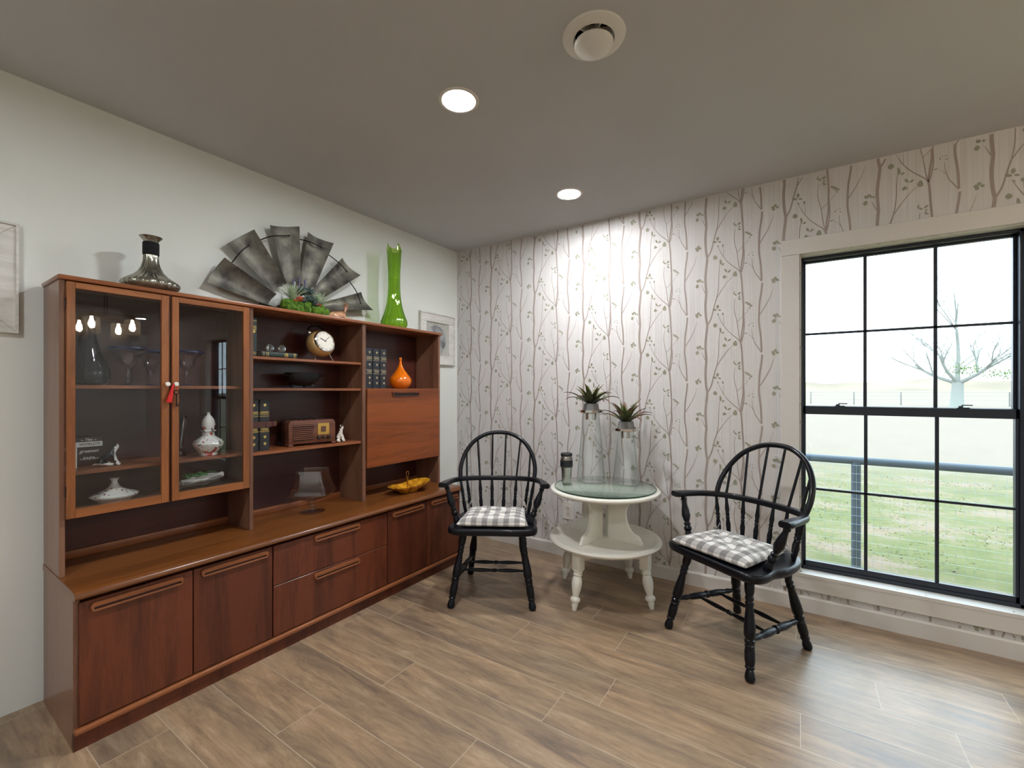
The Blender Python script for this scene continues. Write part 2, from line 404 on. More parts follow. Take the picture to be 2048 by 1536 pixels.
WP_L=[((0.061,0.088),(0.035,0.098),0.0126),((0.063,0.096),(0.066,0.123),0.0154),((0.066,0.091),(0.085,0.085),0.0098),((0.072,0.059),(0.061,0.068),0.007),((0.094,0.053),(0.094,0.072),0.0096),((0.043,-0.015),(0.061,0.003),0.0192),((0.041,-0.011),(0.054,0.01),0.0154),((0.083,0.365),(0.078,0.402),0.0112),((0.087,0.363),(0.103,0.371),0.0098),((0.116,0.314),(0.103,0.338),0.0112),((0.119,0.313),(0.139,0.326),0.0098),((0.096,0.279),(0.105,0.3),0.014),((0.1,0.283),(0.116,0.29),0.0084),((0.151,0.303),(0.171,0.284),0.0238),((0.155,0.31),(0.169,0.3),0.0182),((0.151,0.594),(0.158,0.613),0.0056),((0.174,0.59),(0.192,0.604),0.0112),((0.171,0.585),(0.155,0.598),0.0084),((0.176,0.568),(0.193,0.557),0.0098),((0.181,0.569),(0.186,0.587),0.007),((0.214,0.535),(0.225,0.54),0.0112),((0.225,0.523),(0.233,0.539),0.0098),((0.231,0.52),(0.245,0.529),0.0098),((0.238,0.515),(0.254,0.517),0.0098),((0.238,0.509),(0.24,0.499),0.0084),((0.238,0.399),(0.229,0.402),0.0063),((0.243,0.408),(0.24,0.414),0.0048),((0.252,0.408),(0.257,0.413),0.0056),((0.252,0.396),(0.261,0.391),0.0056),((0.209,0.353),(0.225,0.357),0.0042),((0.368,0.234),(0.348,0.236),0.0154),((0.364,0.236),(0.373,0.252),0.0154),((0.371,0.233),(0.388,0.231),0.0144),((0.366,0.23),(0.355,0.217),0.0168),((-0.041,0.274),(-0.057,0.288),0.0168),((-0.04,0.282),(-0.034,0.293),0.0176),((-0.036,0.277),(-0.026,0.28),0.0128),((-0.051,0.263),(-0.055,0.237),0.0182),((-0.023,0.28),(-0.016,0.268),0.0096)]

def inwin(x, z): return z < .05 or any(a < x < b for a, b in WINS) and WZ0 < z < WZ1
EL = [0]
def ribbon(pts, w0, w1, mi):
    EL[0] = (EL[0]+1) % 40; yo = -.0005-.00002*EL[0]
    P = catmull([(p[0], 0, p[1]) for p in pts], 4); n = len(P); pr = None
    for i, p in enumerate(P):
        a = P[max(i-1, 0)]; b = P[min(i+1, n-1)]; t = (b-a).normalized(); s = Vector((t.z, 0, -t.x))
        w = (w0+(w1-w0)*i/(n-1))/2*.88
        q = (p+s*w, p-s*w)
        if pr:
            c = (pr[0]+q[1])/2
            if not inwin(c.x, c.z) and max(v.z for v in (*q, *pr)) < H and min(v.x for v in (*q, *pr)) > 0:
                f = bm.faces.new([bm.verts.new((v.x, yo, v.z)) for v in (pr[0], q[0], q[1], pr[1])]); f.material_index = mi
        pr = q
def leafp(a, b, w, ox, oz):
    a = Vector((a[0]+ox, a[1]+oz)); b = Vector((b[0]+ox, b[1]+oz)); d = b-a; s = Vector((d.y, -d.x)).normalized()
    if inwin(a.x, a.y) or a.y > H-.03 or a.x < .03: return
    pr = [(0, 0), (.2, .7), (.45, 1), (.75, .8), (1, 0), (.75, -.8), (.45, -1), (.2, -.7)]
    EL[0] = (EL[0]+1) % 40; yo = -.0014-.00002*EL[0]
    f = bm.faces.new([bm.verts.new((*(lambda v: (v.x, yo, v.y))(a+d*t+s*(k*w/2)),)) for t, k in pr]); f.material_index = 2
TP = .4185
for k in range(-5, 12):
    ox = 2.028+.4145*k; ph = (.380+.165*k) % TP
    for j in range(-2, 7):
        oz = ph+j*TP
        if oz > H+.7 or oz < -.9: continue
        for pts, w0, w1 in WP_B: ribbon([(p[0]+ox, p[1]+oz) for p in pts], w0, w1, 1)
        for a, b, w in WP_L: leafp(a, b, w, ox, oz)
me = bpy.data.meshes.new('wall_back'); bm.to_mesh(me); bm.free()
for x in (M['paper'], M['bark'], M['leafp']): me.materials.append(x)
o = bpy.data.objects.new('wall_back', me); COL.objects.link(o); o['kind'] = 'structure'
# baseboards (square stock with a small chamfer)
bb = [(0, 0), (-.016, 0), (-.016, .076), (-.010, .086), (0, .086)]
def baseboard(name, p0, p1, nrm):
    bm = B(); d = Vector(nrm)
    v = [[bm.verts.new(Vector((*p, 0))+Vector((d.x*-x, d.y*-x, z))) for x, z in bb] for p in (p0, p1)]
    for i in range(5): bm.faces.new([v[0][i], v[0][(i+1)%5], v[1][(i+1)%5], v[1][i]])
    bm.faces.new(v[0]); bm.faces.new(v[1]); struct(bm, name, M['trimw'])
baseboard('baseboard_back', (0, 0), (RX, 0), (0, -1, 0))
baseboard('baseboard_right', (RX, 0), (RX, RY), (-1, 0, 0))
baseboard('baseboard_front', (RX, RY), (0, RY), (0, 1, 0))

# ---- windows: black single-hung frames, white casing
def window(idx, a, b):
    T = thing('window_%d' % idx, None, None, ((a+b)/2, 0, WZ0)); T['kind'] = 'structure'
    T.location = (0,0,0)
    K = M['window_black']
    # jamb liner (white) and casing
    bm = B()
    box(bm, a-.001, a+.006, 0, .16, WZ0-.02, WZ1); box(bm, b-.006, b+.001, 0, .16, WZ0-.02, WZ1); box(bm, a, b, 0, .16, WZ1-.006, WZ1+.001)
    part(bm, 'window_jamb', M['trimw'], T, smooth=False)
    bm = B()
    box(bm, a-.091, a-.002, -.02, 0, .205, 1.992, .002, 1); box(bm, b+.002, b+.091, -.02, 0, .205, 1.992, .002, 1)
    box(bm, a-.091, b+.091, -.02, 0, 1.993, 2.082, .002, 1)
    part(bm, 'window_casing', M['trimw'], T, smooth=False)
    bm = B(); prism(bm, [(a-.091, -.022), (b+.091, -.022), (b+.091, -.0005), (b-.0005, -.0005), (b-.0005, .09), (a+.0005, .09), (a+.0005, -.0005), (a-.091, -.0005)], 'Z', .195, .212); part(bm, 'window_sill', M['trimw'], T, smooth=False)
    bm = B(); box(bm, a-.091, b+.091, -.02, 0, .119, .195, .002, 1); part(bm, 'window_apron', M['trimw'], T, smooth=False)
    # frame
    bm = B(); f = .012
    box(bm, a+.004, a+.004+f, .065, .150, .214, 1.988, .002, 1); box(bm, b-.004-f-.018, b-.004, .065, .150, .214, 1.988, .002, 1)
    box(bm, a+.004, b-.004, .065, .150, 1.972, 1.988, .002, 1); box(bm, a+.004, b-.004, .065, .150, .212, .232, .002, 1)
    part(bm, 'window_frame', K, T, smooth=False)
    x0, x1 = a+.016, b-.034
    def sash(name, z0, z1, y0, y1, bot, top, zm):
        s = B(); w = .012
        box(s, x0, x0+w, y0, y1, z0, z1, .0015, 1); box(s, x1-w, x1, y0, y1, z0, z1, .0015, 1)
        box(s, x0, x1, y0, y1, z0, z0+bot, .0015, 1); box(s, x0, x1, y0, y1, z1-top, z1, .0015, 1)
        so = part(s, name, K, T, smooth=False)
        s = B()
        for k in (1, 2):
            xm = x0+(x1-x0)*k/3; box(s, xm-.0075, xm+.0075, y0+.004, y1-.012, z0+bot, z1-top, .0015, 1)
        box(s, x0+w, x1-w, y0+.004, y1-.012, zm-.0065, zm+.0065, .0015, 1)
        part(s, 'muntin', K, so, smooth=False)
        s = B(); box(s, x0+.004, x1-.004, (y0+y1)/2-.002, (y0+y1)/2+.002, z0+.004, z1-.004); part(s, 'pane', M['pane'], so, smooth=False)
    sash('upper_sash', 1.118, 1.975, .103, .129, .026, .012, 1.555)
    sash('lower_sash', .230, 1.142, .073, .099, .030, .046, .672)
    for k in (.2, .78):
        s = B(); xm = x0+(x1-x0)*k
        box(s, xm-.022, xm+.022, .075, .097, 1.142, 1.147, .001, 1); lathe(s, [(.009, 0), (.009, .007), (.004, .009)], 16, (xm-.008, .087, 1.147))
        box(s, xm-.006, xm+.034, .081, .089, 1.1555, 1.1605, .0015, 1); part(s, 'sash_lock', K, T)
for i, (a, b) in enumerate(WINS): window(i+1, a, b)

# outlet
T = thing('wall_outlet', 'white duplex wall outlet low on the wallpapered wall behind the round table', 'outlet', (1.08, 0, .338))
bm = B(); prism(bm, rrect(.082, .125, .005), 'Y', -.006, 0, bev=0); part(bm, 'cover_plate', mat('outlet_white', (225,222,216), .35), T)
dk = mat('slot_dark', (40,38,36), .6)
for s in (-1, 1):
    bm = B(); prism(bm, [(p[0], p[1]+s*.021) for p in rrect(.034, .030, .012)], 'Y', -.009, -.005); r = part(bm, 'receptacle', mat('outlet_face', (214,210,204), .4), T)
    bm = B()
    for dx in (-.0065, .0065): box(bm, dx-.001, dx+.001, -.0095, -.0085, s*.021-.001, s*.021+.007)
    lathe(bm, [(.0025, 0), (.0025, .0006)], 10, (0, -.0089, s*.021-.008), (0, -1, 0)); part(bm, 'slot', dk, r)
bm = B(); lathe(bm, [(.003, 0), (.003, .0015), (0, .002)], 12, (0, -.006, 0), (0, -1, 0)); part(bm, 'screw', M['chrome'], T)

# ---- ceiling fittings
M['lens'] = mat('lit_diffuser', (255,255,255), .5, emit=LAMP_COL, es=DOWNLIGHT_EMIT)
def downlight(x, y, label, first=[None]):
    t = thing('recessed_downlight', label, 'ceiling light', (x, y, H), group='recessed ceiling lights')
    if first[0] is None:
        bm = B(); lathe(bm, [(.0675, -.002), (.070, -.004), (.082, -.003), (.084, 0), (.0675, 0)], 48, cap=False)
        tr = part(bm, 'trim_ring', mat('downlight_trim', (225,222,215), .4), t)
        bm = B(); lathe(bm, [(0, -.0015), (.0675, -.0015), (.0675, -.0005), (0, -.0005)], 48, cap=False); ln = part(bm, 'lens', M['lens'], t)
        first[0] = (tr, ln)
    else:
        for s in first[0]: c = s.copy(); COL.objects.link(c); c.parent = t
downlight(1.328, -1.545, 'lit round ceiling light nearer the camera, above the middle of the floor')
downlight(1.328, -.502, 'lit round ceiling light close to the wallpapered wall')
downlight(7.38, -.35, 'lit ceiling light at the far room end, mirrored in the left glass door')
downlight(4.9, -3.9, 'added ceiling fill light over the unseen part of the room to the right')  # added fill lamp, lifts the room's light level; no known fitting here
downlight(2.9, -4.4, 'added ceiling fill light behind the camera near the front wall')  # added out-of-view lamp for frontal fill on cabinet and wallpaper
downlight(6.3, -2.2, 'added ceiling fill light past the chandelier on the right of the room')  # added off-frame lamp, fills in the ambient light
downlight(1.33, -3.6, 'added ceiling fill light behind the camera on the cabinet side')  # another added fill lamp, out of view
# round air supply valve
T = thing('air_supply_valve', 'round white ceiling air valve with a domed central disc', 'air vent', (VX, VY, H))
vw = mat('valve_white', (226,224,216), .4)
bm = B(); lathe(bm, [(.064, .012), (.064, -.004), (.070, -.013), (.104, -.006), (.107, 0), (.066, 0)], 56, cap=False); part(bm, 'flange', vw, T)
bm = B()
for k in range(5):
    a = 2*pi*k/5+.5; Mx = Matrix.Rotation(a, 4, 'Z'); box(bm, .012, .064, -.003, .003, .0, .03, M=Mx)
lathe(bm, [(.014, -.02), (.014, .03)], 20); part(bm, 'spoke_frame', vw, T)
bm = B(); lathe(bm, [(0, -.052), (.02, -.051), (.045, -.046), (.060, -.038), (.066, -.030), (.066, -.026), (.03, -.02), (0, -.02)], 48); part(bm, 'disc', vw, T)
bm = B(); lathe(bm, [(.0655, 0), (.0655, .16)], 40, cap=False); lathe(bm, [(0, .16), (.0655, .16)], 40, cap=False); part(bm, 'duct', mat('duct_navy', (16,18,34), .7), T)

# chandelier over the unseen part of the room (mirrored in the cabinet door)
T = thing('chandelier', 'brass chandelier with four clear glass shades, mirrored in the left glass cabinet door', 'chandelier', (4.62, -1.42, H))
bm = B(); box(bm, -.16, .16, -.035, .035, -.025, 0, .004); part(bm, 'canopy', M['brass'], T)
rodm = mat('dark_rod', (40,34,30), .4, metal=.6)
for s in (-.05, .05):
    bm = B(); turned(bm, (s, 0, -.02), (s, 0, -.36), [(0, .005), (1, .005)], 10); part(bm, 'rod', rodm, T)
bm = B()
for s in (-1, 1): tube(bm, [(-.25, s*.17, -.36), (0, 0, -.39), (.25, -s*.17, -.36)], .006, 8)
tube(bm, [(-.25, -.17, -.37), (-.25, .17, -.37)], .005, 8); tube(bm, [(.25, -.17, -.37), (.25, .17, -.37)], .005, 8); part(bm, 'arm_frame', M['brass'], T)
bulbm = mat('lit_bulb', (255,240,220), .4, emit=(1, .86, .68), es=CHANDELIER_EMIT)
shm = glass('shade_glass', (250,246,240), (205,190,175), rough=.05)
_out = [n for n in shm.node_tree.nodes if n.type == 'OUTPUT_MATERIAL'][0]; _src = _out.inputs[0].links[0].from_socket
_tl = N(shm, 'ShaderNodeBsdfTranslucent'); _tl.inputs[0].default_value = (1, .95, .88, 1); _mx = N(shm, 'ShaderNodeMixShader'); _mx.inputs[0].default_value = .16
LK(shm, _src, _mx.inputs[1]); LK(shm, _tl.outputs[0], _mx.inputs[2]); LK(shm, _mx.outputs[0], _out.inputs[0])
for sx, sy in ((-1,-1),(-1,1),(1,-1),(1,1)):
    bm = B(); lathe(bm, [(.018, -.37), (.02, -.41), (.045, -.415)], 16, (sx*.25, sy*.17, 0)); sk = part(bm, 'socket', M['brass'], T)
    bm = B(); lathe(bm, [(.062, -.415), (.068, -.44), (.068, -.60), (.066, -.60), (.066, -.44), (.06, -.418)], 24, (sx*.25, sy*.17, 0), cap=False, rfun=lambda r, h, t: r*(1+.05*cos(t*12))); part(bm, 'shade', shm, sk)
    bm = B(); lathe(bm, [(0, -.545), (.018, -.54), (.03, -.51), (.026, -.475), (.014, -.445), (.012, -.415), (0, -.415)], 16, (sx*.25, sy*.17, 0)); part(bm, 'bulb', bulbm, sk)

# ================================================================== OUTSIDE
GZ = -.15
m = mat('lawn', (150,160,110), .9, spec=.1); co = objco(m)
n1 = N(m, 'ShaderNodeTexNoise', Scale=1.6, Detail=9, Roughness=.72); LK(m, co, n1.inputs['Vector'])
n2 = N(m, 'ShaderNodeTexNoise', Scale=26, Detail=9, Roughness=.9); LK(m, co, n2.inputs['Vector'])
n3 = N(m, 'ShaderNodeTexNoise', Scale=.25, Detail=3); LK(m, co, n3.inputs['Vector'])
sm = N(m, 'ShaderNodeMath', _operation='MULTIPLY_ADD'); LK(m, n2.outputs[0], sm.inputs[0]); sm.inputs[1].default_value = .62; LK(m, n1.outputs[0], sm.inputs[2])
# haze painted into the ground colour: grass pales further out from the house
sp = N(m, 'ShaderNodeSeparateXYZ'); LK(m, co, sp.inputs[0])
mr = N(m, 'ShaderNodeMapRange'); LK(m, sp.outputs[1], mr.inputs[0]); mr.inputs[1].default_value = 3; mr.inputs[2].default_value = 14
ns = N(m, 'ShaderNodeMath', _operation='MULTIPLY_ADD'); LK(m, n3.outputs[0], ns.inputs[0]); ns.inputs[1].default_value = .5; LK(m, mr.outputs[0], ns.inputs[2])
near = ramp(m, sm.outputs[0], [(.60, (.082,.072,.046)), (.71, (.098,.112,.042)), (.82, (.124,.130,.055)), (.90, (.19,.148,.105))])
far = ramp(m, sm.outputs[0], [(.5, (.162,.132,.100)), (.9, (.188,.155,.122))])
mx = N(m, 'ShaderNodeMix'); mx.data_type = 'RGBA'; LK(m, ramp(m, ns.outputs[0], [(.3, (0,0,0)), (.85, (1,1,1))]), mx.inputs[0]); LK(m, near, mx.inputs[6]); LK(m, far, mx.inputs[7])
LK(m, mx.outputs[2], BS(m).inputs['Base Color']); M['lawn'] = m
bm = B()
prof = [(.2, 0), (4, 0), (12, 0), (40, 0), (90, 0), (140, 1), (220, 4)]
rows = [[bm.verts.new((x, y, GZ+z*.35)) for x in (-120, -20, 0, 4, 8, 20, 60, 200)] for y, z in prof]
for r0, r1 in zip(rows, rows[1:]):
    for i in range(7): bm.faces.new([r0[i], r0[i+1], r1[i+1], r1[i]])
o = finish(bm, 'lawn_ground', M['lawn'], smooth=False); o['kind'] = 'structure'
# grass blades near the house
rnd = random.Random(5); bm = B()
for k in range(16000):
    x = rnd.uniform(1.9, 9); y = .25+rnd.random()**1.5*6; 
    if noise.noise(Vector((x*1.2, y*1.2, 3))) < -.12: continue
    h = rnd.uniform(.004, .010); a = rnd.uniform(0, 2*pi); w = rnd.uniform(.004, .009); lx, ly = rnd.uniform(-.03, .03), rnd.uniform(-.03, .03)
    p = Vector((x, y, GZ)); s = Vector((cos(a), sin(a), 0))*w
    f = bm.faces.new([bm.verts.new(p-s), bm.verts.new(p+s), bm.verts.new(p+Vector((lx, ly, h)))])
gm = mat('grass_blade', (92,108,58), .8, spec=.1); noisecol(gm, (82,94,46), (122,116,74), (3,3,3))
tag(finish(bm, 'lawn_grass', gm, smooth=False), 'short patchy green grass growing outside the window', 'grass', kind='stuff')
# pipe fence with welded wire
T = thing('pipe_fence', 'grey-blue steel pipe fence with welded wire mesh outside the window', 'fence', (2.881, 1.38, GZ))
steel = mat('fence_steel', (66,80,91), .45, metal=.2); wire = mat('galvanised_wire', (170,185,190), .4, metal=.6)
bm = B(); tube(bm, [(-1.6, 0, .833), (5.5, 0, .833)], .030, 20); part(bm, 'top_rail', steel, T)
for x in (-1.45, 0, 2.6, 5.2):
    bm = B(); turned(bm, (x, 0, -.1), (x, 0, .82), [(0, .031), (1, .031)], 20); part(bm, 'post', steel, T)
bm = B()
for k in range(140): x = -1.5+k*.05; tube(bm, [(x, -.034, .02), (x, -.034, .80)], .0007, 4)
for k in range(13): tube(bm, [(-1.5, -.034, .02+k*.065), (5.5, -.034, .02+k*.065)], .0008, 4)
part(bm, 'wire_mesh', wire, T)
# far post-and-wire fence, tree and low hills
T = thing('pasture_fence', 'low pale post fence far across the pasture', 'fence', (8, 50, GZ))
pale = mat('weathered_post', (112,112,108), .9)
for k in range(14):
    bm = B(); turned(bm, (-8+k*3.4, 0, 0), (-8+k*3.4, 0, 1.2), [(0, .06), (1, .05)], 6); part(bm, 'post', pale, T)
bm = B()
for z in (.5, .85, 1.15): tube(bm, [(-8, 0, z), (36, 0, z)], .006, 4)
part(bm, 'wire', pale, T)
# tree: recursive bare branches
bark = mat('pale_bark', (128,132,126), .9)
T = thing('bare_tree', 'bare spreading tree with a short pale trunk far out in the pasture', 'tree', (12.9, 45.5, GZ))
rt = random.Random(11); tb = B(); tips = []
def branch(p, d, L, r, lvl):
    pts = [p]; n = 4; q = p
    for i in range(n):
        d = (d+Vector((rt.uniform(-.16, .16), rt.uniform(-.16, .16), rt.uniform(-.05, .13)))).normalized(); q = q+d*(L/n); pts.append(q)
    rr = [r*(1-.45*i/n) for i in range(n+1)]
    tube(tb, pts, rr, 7 if lvl < 2 else 4)
    if lvl >= 5: tips.append(q); return
    for k in range(4 if lvl < 3 else 3):
        i = rt.choice([2, 3, 4]) if lvl else 4
        a = rt.uniform(0, 2*pi); sp = rt.uniform(.45, .95)
        nd = (d+Vector((cos(a)*sp, sin(a)*sp, rt.uniform(-.15, .35)))).normalized()
        branch(pts[i], nd, L*rt.uniform(.62, .82), rr[i]*.60, lvl+1)
tube(tb, [(0, 0, -.1), (0, 0, .3), (.03, 0, 1.4), (.05, 0, 2.0)], [.55, .42, .36, .34], 12)
for k in range(5):
    a = k*2*pi/5+.3; branch(Vector((.05, 0, 1.9)), Vector((cos(a)*.8, sin(a)*.8, .75 if k % 2 else .35)).normalized(), 3.0, .15, 1)
branch(Vector((.05, 0, 1.9)), Vector((.1, 0, 1)), 4.2, .17, 1)
part(tb, 'branches', bark, T)
bm = B(); lm = mat('spring_leaf', (96,130,50), .8)
for k in range(420):
    c = Vector((rt.gauss(.4, .55), rt.gauss(0, .5), rt.gauss(3.0, .3))) if k % 2 else Vector((rt.gauss(2.6, .7), rt.gauss(0, .5), rt.gauss(2.6, .2)))
    u = Vector((rt.uniform(-1,1), rt.uniform(-1,1), rt.uniform(-1,1))).normalized()*.09; v = u.cross(Vector((.3, .5, .8))).normalized()*.05
    bm.faces.new([bm.verts.new(c-u), bm.verts.new(c-v), bm.verts.new(c+u), bm.verts.new(c+v)])
part(bm, 'leaves', lm, T, label='small tufts of new green leaves', smooth=False)
# distant hills
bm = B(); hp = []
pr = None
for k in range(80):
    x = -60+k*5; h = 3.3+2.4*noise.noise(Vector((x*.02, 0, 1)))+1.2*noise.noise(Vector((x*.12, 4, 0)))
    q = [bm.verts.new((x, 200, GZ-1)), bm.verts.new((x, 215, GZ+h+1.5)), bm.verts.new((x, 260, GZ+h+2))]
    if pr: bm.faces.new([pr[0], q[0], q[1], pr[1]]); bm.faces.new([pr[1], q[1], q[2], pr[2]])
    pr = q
hm = mat('haze_tinted_hill', (196,196,186), 1, spec=0); noisecol(hm, (122,113,100), (138,128,112), (.05,.05,.3), 6)  # distance haze is put into the hill colour itself
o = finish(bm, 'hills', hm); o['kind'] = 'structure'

# ================================================================== SIDEBOARD (lower unit)
CT = .547
SB = thing('sideboard', 'long low teak sideboard with doors and drawers standing on the floor along the white wall', 'sideboard', (CO.x, CO.y, 0), -TH)
Wd = 2.0; D = .43
for y0, y1 in ((0, .016), (Wd-.016, Wd)):
    bm = B(); box(bm, 0, D, y0, y1, .0, .520, .001, 1); part(bm, 'side_panel', M['teak_side'], SB, smooth=False)
bm = B(); box(bm, .0, .015, .016, Wd-.016, .06, .52); box(bm, .015, D-.02, .016, Wd-.016, .07, .082)
for y in (.667, 1.333): box(bm, .015, D-.018, y-.009, y+.009, .082, .52)
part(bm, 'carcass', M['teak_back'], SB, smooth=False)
# countertop with a rounded waterfall nose
bm = B()
poly = [(0, CT), (0, .521), (.438, .521), (.452, .519), (.459, .521), (.4625, .527), (.461, .534), (.455, .541), (.445, .5455), (.43, CT)]
t = bmesh.new()
v0 = [t.verts.new((p[0], -.002, p[1])) for p in poly]; v1 = [t.verts.new((p[0], Wd+.002, p[1])) for p in poly]
t.faces.new(v0); t.faces.new(v1[::-1])
for i in range(len(poly)): t.faces.new([v0[i], v0[(i+1)%len(poly)], v1[(i+1)%len(poly)], v1[i]])
merge(bm, t); part(bm, 'countertop', M['teak_top'], SB, angle=50)
bm = B()
box(bm, D-.03, D-.012, .016, Wd-.016, .0, .060); box(bm, D-.016, D+.022, 0, Wd, .058, .078, .006, 3)
part(bm, 'plinth', M['teak_edge'], SB)
bm = B(); box(bm, D-.014, D+.004, .0, Wd, 0, .058); part(bm, 'plinth_board', M['teak_v2'], SB, smooth=False)
def pull(parent, y0, y1, zt, fx, hgt=.030):
    """sculpted Danish pull: a rounded lip over a shadowed recess"""
    w = y1-y0; yc = (y0+y1)/2; zc = zt-hgt/2; bm = B()
    outer = rrect(w, hgt, .011, 6); inner = [(p[0]*1.0, p[1]-.0035) for p in rrect(w-.016, hgt-.021, .0042, 6)]
    vs = []
    for pts, x in ((outer, fx), (outer, fx+.009), ([(p[0]*.992, p[1]*.93) for p in outer], fx+.012), ([(p[0], p[1]) for p in inner], fx+.011), (inner, fx+.0015)):
        vs.append([bm.verts.new((x, yc+p[0], zc+p[1])) for p in pts])
    n = len(outer)
    for a, b in zip(vs, vs[1:]):
        for i in range(n): bm.faces.new([a[i], a[(i+1)%n], b[(i+1)%n], b[i]])
    h = part(bm, 'handle', M['teak_edge'], parent)
    bm = B(); prism(bm, [(yc+p[0], zc+p[1]) for p in inner], 'X', fx, fx+.0016); part(bm, 'recess', M['recess'], h, smooth=False)
    return h
F = D+.012
def front(name, y0, y1, z0, z1, m, pl):
    bm = B(); box(bm, D-.012, F, y0, y1, z0, z1, .0012, 1); o = part(bm, name, m, SB, smooth=False); pull(o, *pl, F); return o
front('door', .012, .346, .084, .505, M['teak_v'], (.040, .312, .494))
front('door', .350, .664, .084, .505, M['teak_v2'], (.375, .642, .496))
front('drawer', .670, 1.336, .320, .505, M['teak_v'], (.872, 1.139, .502-.004))
front('drawer', .670, 1.336, .084, .316, M['teak_v'], (.872, 1.139, .306))
front('door', 1.342, 1.660, .084, .508, M['teak_v2'], (1.375, 1.628, .499))
front('door', 1.664, Wd-.012, .084, .508, M['teak_v'], (1.70, 1.96, .499))

# ================================================================== HUTCH (upper unit)
U = .24; TZ = 1.655
HU = thing('display_hutch', 'tall teak wall unit with glass doors and open shelves standing on the sideboard', 'hutch', tuple(cab(0, 0, CT)), -TH)
def hp_(bm, name, m, parent=None, **k):
    bm.transform(Matrix.Translation((0, 0, -CT))); return part(bm, name, m, parent or HU, **k)
for y0, y1 in ((0, .016), (Wd-.018, Wd)):
    bm = B(); box(bm, 0, U, y0, y1, CT, TZ-.018, .001, 1); hp_(bm, 'side_panel', M['teak_side'], smooth=False)
bm = B(); box(bm, 0, U+.018, -.006, Wd+.006, TZ-.018, TZ, .005, 2); hp_(bm, 'top_board', M['teak_edge'])
bm = B(); box(bm, 0, U, .659, .676, CT, TZ-.018, .001, 1); hp_(bm, 'divider', M['teak_side'], smooth=False)
bm = B(); box(bm, 0, U, 1.315, 1.340, CT, TZ-.018, .001, 1); hp_(bm, 'divider', M['teak_side'], smooth=False)
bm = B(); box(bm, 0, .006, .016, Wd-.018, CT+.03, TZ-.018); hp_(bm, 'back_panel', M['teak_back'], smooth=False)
bm = B()
for y0, y1 in ((.016, .659), (.676, 1.315), (1.340, Wd-.018)): box(bm, .0, .022, y0, y1, CT, CT+.033, .003, 2)
hp_(bm, 'back_rail', M['teak_edge'])
def shelf(y0, y1, zt, d=U-.012, th=.014):
    bm = B(); box(bm, .006, d, y0, y1, zt-th, zt, .001, 1); hp_(bm, 'shelf', M['teak_edge'], smooth=False)
for z in (1.252, .925): shelf(.016, .659, z, U-.03)
shelf(.016, .659, .772, U, .016)
for z in (1.402, 1.243, .926-.006): shelf(.676, 1.315, z)
shelf(1.340, Wd-.018, 1.243, U-.004, .012); shelf(1.340, Wd-.018, .764, U-.004, .014)
# drop-front flap
bm = B(); box(bm, U-.004, U+.010, 1.344, Wd-.022, .748, 1.240, .0012, 1); fl = hp_(bm, 'drop_flap', M['teak_h'], smooth=False)
y0, y1 = 1.535, 1.785; yc = (y0+y1)/2; bm = B()
outer = [(y0, 1.221), (y1, 1.221), (y1, 1.190), (y0+.012, 1.186)]; inner = [(y0+.014, 1.213), (y1-.012, 1.213), (y1-.012, 1.196), (y0+.020, 1.192)]
vs = [[bm.verts.new((x, *p)) for p in q] for q, x in ((outer, U+.010), (outer, U+.015), (inner, U+.015), (inner, U+.0105))]
for a, b in zip(vs, vs[1:]):
    for i in range(4): bm.faces.new([a[i], a[(i+1)%4], b[(i+1)%4], b[i]])
h = hp_(bm, 'handle', M['teak_v'], fl, smooth=False)
bm = B(); prism(bm, inner, 'X', U+.0095, U+.0112); hp_(bm, 'recess', M['dark_gap'], h, smooth=False)
# glass doors
def gdoor(y0, y1, gy0, gy1, hinge_left, knob_y):
    z0, z1, gz0, gz1 = .759, 1.632, .793, 1.609; x0, x1 = U+.002, U+.020
    bm = B(); box(bm, x0, x1, y0, gy0, z0, z1, .0015, 1); box(bm, x0, x1, gy1, y1, z0, z1, .0015, 1); d = hp_(bm, 'glass_door', M['teak_frame'], smooth=False)
    for a, b in ((z0, gz0), (gz1, z1)):
        bm = B(); box(bm, x0+.0005, x1-.0005, gy0, gy1, a, b, .001, 1); hp_(bm, 'door_rail', M['teak_frameh'], d, smooth=False)
    bm = B(); box(bm, x0+.008, x0+.011, gy0-.004, gy1+.004, gz0-.004, gz1+.004); hp_(bm, 'pane', M['cabpane'], d, smooth=False)
    bm = B(); lathe(bm, [(.0035, 0), (.0035, .008), (.0085, .012), (.0095, .016), (.007, .020), (0, .021)], 20, (x1, knob_y, 1.258), (1, 0, 0)); hp_(bm, 'knob', mat('white_knob', (232,232,226), .2, coat=.5), d)
    hy = y0 if hinge_left else y1
    for z in (.86, 1.55):
        bm = B(); turned(bm, (x0+.010, hy, z-.02), (x0+.010, hy, z+.02), [(0, .0035), (1, .0035)], 10); hp_(bm, 'hinge', M['dark_gap'], d)
gdoor(.016, .326, .040, .300, True, .317); gdoor(.337, .650, .362, .622, False, .347)
bm = B(); box(bm, U-.006, U+.008, .3265, .3365, .772, 1.637); hp_(bm, 'centre_stile', M['teak_v2'], smooth=False)

